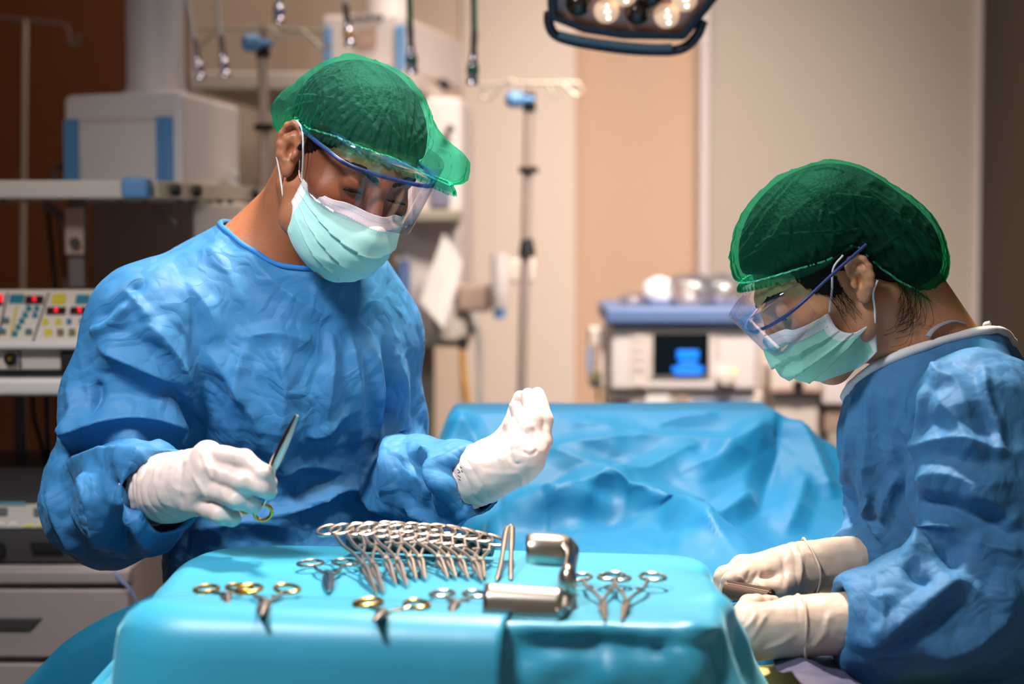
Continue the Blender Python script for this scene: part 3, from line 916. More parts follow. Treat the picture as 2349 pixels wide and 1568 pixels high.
# upper unit: sloping keyboard face with red displays
u = thing('electrosurgical_unit', 'wide cream electrosurgical unit with red displays and teal and yellow keys on the upper shelf', 'electrosurgical unit', (xl + .2, YC + .1, zsh1))
ytop, ykey, yfr, ybot = 665, 785, 803, 858
tl, bl = P(-150, ytop + 5, YC + .19), P(-150, ykey, YC + .015)
zt_ = P(0, ytop, YC + .19)[2]; zk = P(0, ykey, YC + .01)[2]; zf = P(0, yfr, YC)[2]
x0, x1 = P(-150, 0, YC)[0], P(330, 0, YC)[0]
prof = [(YC + .012, zsh1 + .012), (YC + .005, zk), (YC + .19, zt_), (YC + .215, zt_), (YC + .40, zt_ - .02), (YC + .40, zsh1 + .012)]
MB().extrude([(x0, y, z) for y, z in prof], (x1 - x0, 0, 0)).build('casing', M['offwhite'], u, 0.004)
MB().box(((x0 + x1) / 2, YC - .002, (zk + zf) / 2 + .002), (x1 - x0, 0.016, 0.012)).build('front_lip', M['white'], u, 0.003)
MB().box(((x0 + x1) / 2, YC + .2, zsh1 + .006), (x1 - x0 - .02, 0.36, 0.012)).build('base_gap', M['black'], u)
# face frame: s runs along the slope from bottom edge (0) to top edge (1)
s0 = np.array((YC + .005, zk)); s1 = np.array((YC + .19, zt_))
sn = np.array((-(s1 - s0)[1], (s1 - s0)[0])); sn /= np.linalg.norm(sn)
if sn[0] > 0: sn = -sn
nrm3 = np.array((0, sn[0], sn[1]))
def face_pt(px, py):
    dx = (px - IMG_W / 2) / F; dy = (IMG_H / 2 - py) / F
    d = np.array((dx, _cp + dy * _sp, -_sp + dy * _cp))
    o_ = np.array((0, 0, CAM_Z)); p0_ = np.array((0, s0[0], s0[1]))
    t_ = np.dot(p0_ - o_, nrm3) / np.dot(d, nrm3)
    return o_ + d * t_
def key(px0, py0, px1, py1, m, name, h=0.004, slant=0.0):
    qs = [face_pt(px0, py1), face_pt(px1, py1), face_pt(px1 + slant, py0), face_pt(px0 + slant, py0)]
    qs = [q_ + nrm3 * h for q_ in qs]
    return MB().extrude(qs, -nrm3 * (h + .003)).build(name, M[m], u, 0.0008)
for xa, xb in ((18, -8), (112, 74), (222, 200)):
    MB().extrude([face_pt(xa - 2, 672) + nrm3 * .001, face_pt(xa + 2, 672) + nrm3 * .001, face_pt(xb + 3, 786) + nrm3 * .001, face_pt(xb - 1, 786) + nrm3 * .001], -nrm3 * .004).build('panel_joint', M['darkgrey'], u)
key(21, 679, 53, 696, 'teal', 'mode_plate', slant=3); key(173, 680, 204, 697, 'teal', 'mode_plate', slant=3); key(119, 678, 149, 698, 'yellow', 'mode_plate', slant=3)
disp = [(57, 681, 99, 698), (106, 707, 150, 722), (160, 707, 204, 722), (-30, 679, 6, 702)]
for (a_, b_, c_, d_) in disp:
    key(a_, b_, c_, d_, 'maroon', 'display', .003, 2)
    mx, my = (a_ + c_) / 2 + 1, (b_ + d_) / 2
    if a_ < 0:
        for yy in (684, 692):
            key(-4, yy - 4, 6, yy + 3, 'red', 'digit', .0045)
    else:
        key(mx - 3.5, my - 3.5, mx + 3.5, my + 4, 'red', 'digit', .0045)
key(22, 704, 27, 773, 'yellow', 'scale_strip', .002, 14)
for i, yy in enumerate((705, 720, 734, 748, 763)):
    key(60 - i * 8, yy, 72 - i * 8, yy + 9, 'teal', 'key')
for x_, y_ in ((79, 705), (75, 720), (153, 735), (182, 735)):
    key(x_, y_, x_ + 11, y_ + 9, 'teal', 'key')
for x_, y_ in ((8, 733), (60, 759), (0, 758)):
    key(x_ - 2, y_ - 1, x_ + 14, y_ + 10, 'olive', 'key_frame', .003); key(x_ + 1, y_, x_ + 11, y_ + 8, 'teal', 'key', .005)
for x_, y_ in ((98, 734), (128, 734)):
    key(x_, y_, x_ + 12, y_ + 12, 'yellow', 'key')
key(103, 758, 119, 771, 'yellow', 'key'); key(131, 758, 146, 771, 'olive', 'key'); key(158, 758, 173, 771, 'olive', 'key')
MB().lathe([(0.010, 0), (0.010, 0.006), (0.0085, 0.007), (0.0085, 0.003)], P(25, 823, YC + .008), (0, -1, 0), 24).build('socket', M['black'], u)
MB().lathe([(0.003, 0), (0.003, 0.009)], P(25, 822, YC + .006), (0, -1, 0), 12).build('socket_pin', M['gold'], u)
a, b = P(42, 805, YC), P(45, 846, YC)
MB().box(((a[0] + b[0]) / 2, YC + .006, (a[2] + b[2]) / 2), (0.0015, 0.008, a[2] - b[2])).build('socket_divider', M['darkgrey'], u)
a, b = P(138, 806, YC), P(180, 848, YC)
MB().box(((a[0] + b[0]) / 2, YC + .006, (a[2] + b[2]) / 2), (b[0] - a[0], 0.010, a[2] - b[2])).build('vent', M['black'], u)

# lower unit
u = thing('electrosurgical_unit', 'dark electrosurgical unit with grey key panel on top of the drawer cabinet', 'electrosurgical unit', (xl + .2, YC + .1, zc1))
zz = [P(0, y, YC)[2] for y in (1300, 1212, 1155, 1098)]
x1 = P(215, 0, YC)[0]
prof = [(YC + .03, zc1 + .002), (YC + .03, zz[1]), (YC + .05, zz[2]), (YC + .14, zz[3]), (YC + .40, zz[3]), (YC + .40, zc1 + .002)]
MB().extrude([(xl, y, z) for y, z in prof], (x1 - xl, 0, 0)).build('casing', M['darkgrey'], u, 0.004)
s0 = np.array((YC + .03, zz[1])); s1 = np.array((YC + .05, zz[2]))
sn = np.array((-(s1 - s0)[1], (s1 - s0)[0])); sn /= np.linalg.norm(sn)
if sn[0] > 0: sn = -sn
nrm3 = np.array((0, sn[0], sn[1]))
key(-140, 1156, 210, 1211, 'greybeige', 'key_panel', .002)
for a_ in ((-10, 1165, 18, 1184, 'black', 'display'), (78, 1166, 112, 1186, 'black', 'display'), (0, 1152, 60, 1160, 'teal', 'title_strip'), (86, 1153, 108, 1162, 'yellow', 'mode_plate'),
           (57, 1202, 76, 1209, 'yellow', 'key'), (88, 1200, 108, 1209, 'yellow', 'key'), (22, 1198, 40, 1206, 'offwhite', 'key'), (-4, 1198, 10, 1206, 'offwhite', 'key')):
    key(*a_[:4], a_[4], a_[5], .004)
a, b = P(62, 1244, YC), P(135, 1270, YC)
MB().box(((a[0] + b[0]) / 2, YC + .026, (a[2] + b[2]) / 2), (b[0] - a[0], 0.012, a[2] - b[2])).build('card_slot', M['black'], u, 0.002)
MB().lathe([(0.012, 0), (0.012, 0.01)], P(-4, 1258, YC + .03), (0, -1, 0), 20).build('socket', M['black'], u)

for k, (pts, lab) in enumerate((
        ([(76, 905), (80, 960), (95, 1015), (104, 1060), (104, 1095)], 'leftmost black cable hanging below the cart shelf'),
        ([(108, 905), (109, 970), (112, 1040), (116, 1095)], 'middle black cable hanging below the cart shelf'),
        ([(137, 905), (136, 970), (134, 1040), (138, 1100)], 'black cable beside the sleeve below the cart shelf'))):
    tag(MB().tube(spline([P(x, y, YC + .3) for x, y in pts]), 0.0045, 10).build('power_cable', M['black']), lab, 'cable', 'cables below the cart shelf')
tag(MB().tube(spline([P(262, 1310, YC - .01), P(275, 1328, YC - .02), P(290, 1342, YC - .03), P(305, 1360, YC - .03), P(330, 1420, YC - .03)]), 0.002, 8).build('thin_lead', M['slate']), 'thin blue lead running down in front of the drawer cabinet', 'cable')

# ------------------------------------------------------------------ surgical lamp
YL = 3.3
t = thing('surgical_lamp', 'dark rimmed surgical lamp head with lit bulbs and blue-grey grab handle at top', 'surgical lamp', P(1450, 40, YL))
# plane of the lamp face: tilted towards the camera
lc = P(1450, 85, YL)
tilt = math.radians(38)
nl = np.array((0.05, -math.cos(tilt), -math.sin(tilt))); nl /= np.linalg.norm(nl)
def lamp_pt(px, py, off=0.0):
    dx = (px - IMG_W / 2) / F; dy = (IMG_H / 2 - py) / F
    d = np.array((dx, _cp + dy * _sp, -_sp + dy * _cp))
    o_ = np.array((0, 0, CAM_Z))
    t_ = np.dot(lc + nl * off - o_, nl) / np.dot(d, nl)
    return o_ + d * t_
face = [(1276, -190), (1279, 36), (1340, 56), (1430, 70), (1560, 74), (1612, 8), (1745, -150), (1650, -250), (1400, -270)]
MB().extrude([lamp_pt(x, y, -.010) for x, y in face], -nl * .03).build('face', M['lamp_face'], t)
rim_o = [(1256, -190), (1258, 44), (1340, 76), (1430, 90), (1572, 92), (1640, 6), (1775, -150), (1660, -275), (1390, -295)]
n = len(face)
vs = [lamp_pt(x, y, .004) for x, y in face] + [lamp_pt(x, y, .004) for x, y in rim_o] + [lamp_pt(x, y, -.055) for x, y in face] + [lamp_pt(x, y, -.055) for x, y in rim_o]
fs = []
for i in range(n):
    j = (i + 1) % n
    fs += [(i, j, n + j, n + i), (n + i, n + j, 3 * n + j, 3 * n + i), (2 * n + j, 2 * n + i, 3 * n + i, 3 * n + j), (j, i, 2 * n + i, 2 * n + j)]
MB().add(vs, fs).build('rim', M['lamp_body'], t, 0.006, seg=3)
MB().extrude([lamp_pt(x, y, -.05) for x, y in rim_o], -nl * .04).build('back_shell', M['lamp_body'], t, 0.01)
hp = spline([lamp_pt(*q_) for q_ in ((1259, 30, -.01), (1259, 52, -.01), (1268, 74, -.01), (1290, 88, -.01), (1340, 100, -.01), (1430, 113, -.01), (1500, 117, -.01), (1545, 116, -.01), (1575, 106, -.01), (1600, 80, -.01), (1612, 50, -.01))], 6)
h = MB().tube(hp, 0.0085, 14).build('grab_handle', M['lamp_body'], t)
MB().tube(spline([lamp_pt(*q_) for q_ in ((1282, 79, .004), (1340, 92, .006), (1430, 104, .006), (1500, 109, .006), (1540, 108, .004))], 6), 0.0062, 12).build('handle_grip', M['lamp_handle'], h)
for (px, py, on) in ((1391, 23, 1), (1529, 34, 1), (1326, 6, 0), (1462, 26, 0), (1570, -4, 1), (1496, -14, 0), (1432, -16, 1), (1372, -40, 0), (1310, -46, 1), (1560, -60, 0), (1620, -70, 1)):
    c0 = lamp_pt(px, py, -.008)
    r0 = 29 / F * YL
    bb = MB().lathe([(r0, -0.001), (r0, 0.004), (r0 * .93, 0.010), (r0 * .70, 0.017), (r0 * .35, 0.021), (r0 * .05, 0.022)], c0, nl, 28).build('bulb', M['lamp_glass'] if on else M['lamp_off'], t)
    if on:
        hb = MB()
        for dx_, dy_, rr_ in ((0, 9, .35), (2, -1, .22), (-14, -6, .12), (15, -7, .12), (0, 20, .12)):
            hb.lathe([(r0 * rr_, .014 - .010 * (abs(dx_) + abs(dy_)) / 22), (r0 * rr_ * .6, .0245 - .010 * (abs(dx_) + abs(dy_)) / 22)], lamp_pt(px + dx_, py - dy_, -.008), nl, 12)
        hb.build('filament', M['lamp_hot'], bb)
arm = lamp_pt(1520, -230, -.05)
MB().tube(spline([arm, arm + (0.0, 0.2, 0.15), (arm[0] + .05, arm[1] + .5, 2.6), (arm[0] + .05, arm[1] + .5, 2.95)]), 0.025, 14).build('arm', M['white'], t)
# ================================================================== numpy noise
def _hash(i, j, k, s):
    n = (i.astype(np.int64) * 374761393 + j.astype(np.int64) * 668265263 + k.astype(np.int64) * 2147483647 + s * 1274126177) & 0xFFFFFFFF
    n = ((n ^ (n >> 13)) * 1274126177) & 0xFFFFFFFF
    n = (n ^ (n >> 16)) & 0xFFFFFF
    return n.astype(np.float64) / 0xFFFFFF * 2 - 1


def vnoise(p, s=0):
    p = np.asarray(p, float)
    f = np.floor(p); i = f.astype(np.int64); t = p - f
    t = t * t * t * (t * (t * 6 - 15) + 10)
    out = 0
    for dx in (0, 1):
        wx_ = t[:, 0] if dx else 1 - t[:, 0]
        for dy in (0, 1):
            wy_ = t[:, 1] if dy else 1 - t[:, 1]
            for dz in (0, 1):
                wz_ = t[:, 2] if dz else 1 - t[:, 2]
                out = out + wx_ * wy_ * wz_ * _hash(i[:, 0] + dx, i[:, 1] + dy, i[:, 2] + dz, s)
    return out


def fbm(p, s=0, octs=3):
    o, a, tot = 0, 1.0, 0
    for k in range(octs):
        o = o + a * vnoise(p * 2 ** k + 17.3 * k, s + k); tot += a; a *= 0.5
    return o / tot


def ridge(p, s=0):
    """sharp creases: 1 on crease lines, falling off linearly"""
    return 1 - np.minimum(1, np.abs(vnoise(p, s)) * 2.2)


def crumple(p, scale, s=0):
    """stiff-cloth crumple: ridges of warped noise at three scales"""
    w = np.stack([vnoise(p * scale * .5, s + 31), vnoise(p * scale * .5, s + 32), vnoise(p * scale * .5, s + 33)], 1) * 0.6
    q = p * scale + w
    return 0.55 * ridge(q, s) + 0.30 * ridge(q * 1.9 + 5, s + 1) + 0.15 * ridge(q * 3.7 + 9, s + 2)


def worley(p, s=0):
    """distance to the nearest of jittered cell points: straight crease lines between flat-sided cells"""
    i0 = np.floor(p).astype(np.int64)
    best = np.full(len(p), 9.0)
    for dx in (-1, 0, 1):
        for dy in (-1, 0, 1):
            for dz in (-1, 0, 1):
                a, b, c = i0[:, 0] + dx, i0[:, 1] + dy, i0[:, 2] + dz
                q = np.stack([a + .5 + .48 * _hash(a, b, c, s), b + .5 + .48 * _hash(a, b, c, s + 101), c + .5 + .48 * _hash(a, b, c, s + 202)], 1)
                best = np.minimum(best, np.sum((p - q) ** 2, 1))
    return np.sqrt(best + .01)


def facets(p, scale, s=0):
    """stiff paper-like cloth: straight creases between facets, two scales, mean about 0"""
    w = np.stack([vnoise(p * scale * .6, s + 31), vnoise(p * scale * .6, s + 32), vnoise(p * scale * .6, s + 33)], 1) * 0.35
    return (worley(p * scale + w, s) - .55) + .42 * (worley(p * scale * 2.1 + w * 1.5 + 3.3, s + 1) - .55)


def seg_dist(p, pts):
    """distance of points p to a 3D polyline; also the parameter 0..1 along it"""
    best = np.full(len(p), 1e9); par = np.zeros(len(p))
    pts = [np.asarray(q, float) for q in pts]
    L = [np.linalg.norm(pts[i + 1] - pts[i]) for i in range(len(pts) - 1)]
    tot = sum(L) + 1e-12; acc = 0
    for i in range(len(pts) - 1):
        a, ab = pts[i], pts[i + 1] - pts[i]
        t = np.clip(((p - a) @ ab) / (ab @ ab + 1e-12), 0, 1)
        d = np.linalg.norm(p - a - t[:, None] * ab, axis=1)
        m = d < best
        best[m] = d[m]; par[m] = (acc + t[m] * L[i]) / tot
        acc += L[i]
    return best, par


def smooth(a, b, x):
    t = np.clip((x - a) / (b - a), 0, 1)
    return t * t * (3 - 2 * t)


# ================================================================== signed-distance modelling of bodies and clothes
def v3(*a): return np.array(a, float)


def sd_cap(p, a, b, ra, rb=None):
    rb = ra if rb is None else rb
    a = np.asarray(a, float); ab = np.asarray(b, float) - a
    t = np.clip(((p - a) @ ab) / (ab @ ab + 1e-12), 0, 1)
    return np.linalg.norm(p - a - t[:, None] * ab, axis=1) - (ra + (rb - ra) * t)


def sd_fcap(p, a, b, ra, rb, n, f):
    """capsule flattened by factor f along direction n"""
    n = unit(n)
    k = 1.0 / f - 1.0
    def st(q): return q + np.outer(q @ n, n) * k if q.ndim == 2 else q + n * (q @ n) * k
    return sd_cap(st(p), st(np.asarray(a, float)), st(np.asarray(b, float)), ra, rb) * f


def sd_ell(p, c, r, R=None):
    q = p - np.asarray(c, float)
    if R is not None:
        q = q @ np.asarray(R)          # columns of R = local axes
    r = np.asarray(r, float)
    k0 = np.linalg.norm(q / r, axis=1); k1 = np.linalg.norm(q / (r * r), axis=1) + 1e-9
    return k0 * (k0 - 1) / k1


def smin(a, b, k):
    h = np.maximum(k - np.abs(a - b), 0) / k
    return np.minimum(a, b) - h * h * k * 0.25


def smax(a, b, k): return -smin(-a, -b, k)


def sd_chain(p, pts, rs, k=0.01):
    d = None
    for i in range(len(pts) - 1):
        e = sd_cap(p, pts[i], pts[i + 1], rs[i], rs[i + 1])
        d = e if d is None else smin(d, e, k)
    return d


def mesh_sdf(f, lo, hi, h, K=4, slack=1.5, relax=1):
    """surface-nets mesh of f(points)=0 inside the box, evaluated only near the surface"""
    lo = np.asarray(lo, float); hi = np.asarray(hi, float)
    nc = np.ceil((hi - lo) / (h * K)).astype(int) + 1
    H = h * K
    ci = np.stack(np.meshgrid(*[np.arange(n) for n in nc], indexing='ij'), -1).reshape(-1, 3)
    d = f(lo + (ci + 0.5) * H)
    act = ci[np.abs(d) < H * 0.87 * slack]
    n = nc * K + 1
    st = np.array((n[1] * n[2], n[2], 1), dtype=np.int64)
    off = np.stack(np.meshgrid(*[np.arange(K + 1)] * 3, indexing='ij'), -1).reshape(-1, 3)
    ids = np.unique(((act[:, None, :] * K + off[None]) @ st).ravel())
    def pos(i): return lo + np.stack([i // st[0], (i // st[1]) % n[1], i % n[2]], 1) * h
    val = np.concatenate([f(pos(ids[s:s + 400000])) for s in range(0, len(ids), 400000)])
    offc = np.stack(np.meshgrid(*[np.arange(K)] * 3, indexing='ij'), -1).reshape(-1, 3)
    cells = ((act[:, None, :] * K + offc[None]) @ st).ravel()
    cells = np.sort(cells)
    corner = np.array([(x, y, z) for x in (0, 1) for y in (0, 1) for z in (0, 1)])
    cid = cells[:, None] + (corner @ st)[None]
    cv = val[np.searchsorted(ids, cid)]
    mixed = (cv.min(1) < 0) & (cv.max(1) >= 0)
    cells, cv = cells[mixed], cv[mixed]
    edges = [(a, b) for a in range(8) for b in range(a + 1, 8) if np.abs(corner[a] - corner[b]).sum() == 1]
    acc = np.zeros((len(cells), 3)); cnt = np.zeros(len(cells))
    for a, b in edges:
        va, vb = cv[:, a], cv[:, b]
        m = (va < 0) != (vb < 0)
        t = np.where(m, va / (va - vb + 1e-20), 0)
        q = corner[a] + t[:, None] * (corner[b] - corner[a])
        acc[m] += q[m]; cnt[m] += 1
    V = pos(cells) + acc / cnt[:, None] * h
    faces = []
    for ax in range(3):
        e = 1 << (2 - ax)
        u, w = [(1, 2), (2, 0), (0, 1)][ax]
        m = (cv[:, 0] < 0) != (cv[:, e] < 0)
        c0 = cells[m]; neg = cv[m, 0] < 0
        quad = [c0, c0 - st[u], c0 - st[u] - st[w], c0 - st[w]]
        idx = [np.searchsorted(cells, q) for q in quad]
        ok = np.ones(len(c0), bool)
        for q, i in zip(quad, idx):
            i2 = np.minimum(i, len(cells) - 1)
            ok &= cells[i2] == q
        Q = np.stack(idx, 1)[ok]
        ng = neg[ok]
        Q[~ng] = Q[~ng][:, ::-1]
        faces.append(Q)
    Fq = np.concatenate(faces)
    # drop stray vertices
    used = np.unique(Fq)
    mp = np.full(len(V), -1); mp[used] = np.arange(len(used))
    V, Fq = V[used], mp[Fq]
    for _ in range(relax):
        V = laplace(V, Fq, 0.5)
    return V, Fq


def laplace(V, Fq, w):
    s = np.zeros_like(V); c = np.zeros(len(V))
    for i in range(4):
        a, b = Fq[:, i], Fq[:, (i + 1) % 4]
        for k in range(3):
            s[:, k] += np.bincount(a, V[b, k], len(V)) + np.bincount(b, V[a, k], len(V))
        c += np.bincount(a, minlength=len(V)) + np.bincount(b, minlength=len(V))
    return V * (1 - w) + w * s / np.maximum(c, 1)[:, None]


def vnormals(V, Fq):
    n = np.cross(V[Fq[:, 2]] - V[Fq[:, 0]], V[Fq[:, 3]] - V[Fq[:, 1]])
    out = np.zeros_like(V)
    for i in range(4):
        for k in range(3):
            out[:, k] += np.bincount(Fq[:, i], n[:, k], len(V))
    return out / (np.linalg.norm(out, axis=1)[:, None] + 1e-12)


def fast_obj(name, V, Fq, m, parent=None, fmat=None):
    me = bpy.data.meshes.new(name)
    nv, nf = len(V), len(Fq)
    me.vertices.add(nv); me.vertices.foreach_set('co', np.asarray(V, np.float32).ravel())
    me.loops.add(nf * 4); me.loops.foreach_set('vertex_index', np.asarray(Fq, np.int32).ravel())
    me.polygons.add(nf)
    me.polygons.foreach_set('loop_start', np.arange(0, nf * 4, 4, dtype=np.int32))
    me.polygons.foreach_set('loop_total', np.full(nf, 4, dtype=np.int32))
    for q in (m if isinstance(m, (list, tuple)) else [m]):
        me.materials.append(q)
    if fmat is not None:
        me.polygons.foreach_set('material_index', np.asarray(fmat, dtype=np.int32))
    me.polygons.foreach_set('use_smooth', np.ones(nf, dtype=bool))
    me.update(calc_edges=True)
    me.validate()
    o = bpy.data.objects.new(name, me)
    return link(o, parent)


def bvh(V, Fq): return BVHTree.FromPolygons([Vector(v) for v in V], [tuple(int(i) for i in f) for f in Fq])


def lay(tree, pts):
    """photo track (pixels) laid on a surface: 3D points"""
    out = []
    o = Vector((0, 0, CAM_Z))
    for px, py in pts:
        d = (Vector(P(px, py, 1.0)) - o).normalized()
        hit = tree.ray_cast(o, d)
        if hit[0] is not None:
            out.append(np.array(hit[0]))
    return out


def fold_disp(V, tree, tracks):
    """height field of sharp folds along photo tracks: (points, amplitude, width, sharpness)"""
    out = np.zeros(len(V))
    for tr in tracks:
        pts, amp, wd = tr[:3]
        sharp = tr[3] if len(tr) > 3 else 1.3
        L3 = lay(tree, [tuple(q) for q in spline([np.array(q, float) for q in pts], 4)])
        if len(L3) < 2:
            continue
        A = np.array(L3)
        m = np.all((V > A.min(0) - wd) & (V < A.max(0) + wd), axis=1)
        if not m.any():
            continue
        d, par = seg_dist(V[m], L3)
        env = np.minimum(1, np.minimum(par, 1 - par) * 5 + 0.15)
        out[m] += amp * np.maximum(0, 1 - d / wd) ** sharp * env
    return out


def frame(right, fwd, up): return np.stack([right, fwd, up], 1)


def head_axes(fh, pitch, roll):
    fh = unit(fh); up = v3(0, 0, 1)
    r = np.cross(fh, up)
    f = fh * math.cos(pitch) - up * math.sin(pitch)
    u = up * math.cos(pitch) + fh * math.sin(pitch)
    r2 = r * math.cos(roll) + u * math.sin(roll)
    u2 = u * math.cos(roll) - r * math.sin(roll)
    return frame(r2, f, u2)


# ------------------------------------------------------------------ head in its own axes: x right, y forward, z up
def ear_sdf(p, sgn, c, s=1.0, tilt=12):
    """p head-local; ear on side sgn (x = +-)"""
    q = p - np.asarray(c, float)
    q = q * np.array((sgn, 1, 1)) / s
    # tilt backwards and stand off the skull
    a = math.radians(tilt); ca, sa = math.cos(a), math.sin(a)
    y = q[:, 1] * ca + q[:, 2] * sa; z = -q[:, 1] * sa + q[:, 2] * ca
    b = math.radians(24); cb, sb = math.cos(b), math.sin(b)
    x = q[:, 0]
    x2 = x * cb + y * sb; y2 = -x * sb + y * cb
    e = np.stack([x2, y2, z], 1)
    base = sd_ell(e, (-0.0005, 0.000, 0.003), (0.0058, 0.0165, 0.0300))
    lobe = sd_ell(e, (0.0005, 0.0050, -0.0250), (0.0050, 0.0085, 0.0100))
    d = smin(base, lobe, 0.007)
    con = sd_ell(e, (0.0075, 0.0030, -0.0015), (0.0085, 0.0075, 0.0100))
    d = smax(d, -con, 0.004)
    sca = sd_ell(e, (0.0085, -0.0040, 0.0205), (0.0060, 0.0075, 0.0085))
    d = smax(d, -sca, 0.004)
    hel = [(0.003, 0.0085, -0.001), (0.004, 0.0135, 0.010), (0.0045, 0.0125, 0.022), (0.005, 0.0060, 0.0305), (0.0055, -0.0045, 0.0325), (0.006, -0.0130, 0.0260), (0.006, -0.0172, 0.0140), (0.0055, -0.0165, 0.0010), (0.0045, -0.0120, -0.012), (0.003, -0.0040, -0.022)]
    d = smin(d, sd_chain(e, hel, [.0026, .0032, .0036, .0038, .0038, .0038, .0036, .0034, .0032, .0028], .004), 0.004)
    ant = [(0.0042, -0.002, 0.0165), (0.0048, -0.0070, 0.010), (0.0048, -0.0090, 0.001), (0.0048, -0.0065, -0.010), (0.0045, -0.0005, -0.0150)]
    d = smin(d, sd_chain(e, ant, [.0028, .0032, .0034, .0034, .0028], .004), 0.005)
    d = smin(d, sd_cap(e, (0.0045, 0.0125, -0.003), (0.0050, 0.0110, -0.008), .0040, .0036), 0.004)
    return d * s


def head_sdf(p, w=1.0, fem=False):
    """face and skull; p head-local"""
    q = p / np.array((w, 1, 1))
    d = sd_ell(q, (0, -0.014, 0.044), (0.0735, 0.096, 0.078))
    d = smin(d, sd_ell(q, (0, 0.034, -0.012), (0.0605, 0.062, 0.090)), 0.03)
    ch = 0.0 if not fem else 0.016
    for s in (-1, 1):
        d = smin(d, sd_cap(q, (s * 0.056, 0.004, -0.042), (s * 0.050, 0.022, -0.074 + ch), .015, .014), 0.022)
        d = smin(d, sd_cap(q, (s * 0.050, 0.022, -0.074 + ch), (s * 0.013, 0.074, -0.097 + ch), .014, .016), 0.022)
        d = smin(d, sd_ell(q, (s * 0.044, 0.060, -0.010), (.020, .020, .016)), 0.025)
        d = smin(d, sd_cap(q, (s * 0.010, 0.088, 0.036), (s * 0.040, 0.073, 0.036), .010, .009), 0.016)
    d = smin(d, sd_cap(q, (-0.008, 0.078, -0.095 + ch), (0.008, 0.078, -0.095 + ch), .0165), 0.018)
    for s in (-1, 1):
        d = smax(d, -sd_ell(q, (s * 0.032, 0.104, 0.016), (.0175, .017, .0125)), 0.016)
    # nose
    d = smin(d, sd_cap(q, (0, 0.094, 0.024), (0, 0.114, -0.018), .0075, .0100), 0.012)
    d = smin(d, sd_ell(q, (0, 0.1155, -0.021), (.0105, .0105, .0095)), 0.008)
    for s in (-1, 1):
        d = smin(d, sd_ell(q, (s * 0.0125, 0.1035, -0.024), (.0078, .0105, .0075)), 0.006)
    # mouth
    d = smin(d, sd_cap(q, (-0.018, 0.092, -0.052), (0.018, 0.092, -0.052), .0085), 0.012)
    d = smin(d, sd_cap(q, (-0.013, 0.096, -0.059), (0.013, 0.096, -0.059), .0075), 0.010)
    # eyelids over the eyeballs (looking down)
    for s in (-1, 1):
        lid = sd_ell(q, (s * 0.0315, 0.0795, 0.016), (.0145, .0138, .0132))
        slit = sd_ell(q, (s * 0.0315, 0.0945, 0.0095), (.0115, .010, .0020))
        d = smin(d, smax(lid, -slit, 0.002), 0.004)
    for s in (-1, 1):
        d = smin(d, ear_sdf(q, s, (s * 0.0775, -0.006, -0.004), .86, 20) if fem else ear_sdf(q, s, (s * 0.0775, -0.008, 0.002)), 0.005)
    return d


def to_local(p, c, R): return (p - c) @ R
def to_world(p, c, R): return np.asarray(p, float) @ R.T + c


def ray_radius(f, c, dirs, rmax=0.3, it=60):
    """distance along dirs from c to the last zero of f (star-shaped solids)"""
    t = np.full(len(dirs), rmax)
    for _ in range(it):
        d = f(c + dirs * t[:, None])
        t = t - d * 0.9
        t = np.maximum(t, 0.005)
    return t


def ear_room(q, d):
    """the cap runs behind the ears"""
    for s in (-1, 1):
        d = smax(d, -sd_ell(q, (s * .094, -.006, .004), (.0200, .029, .037)), .010)
    return d


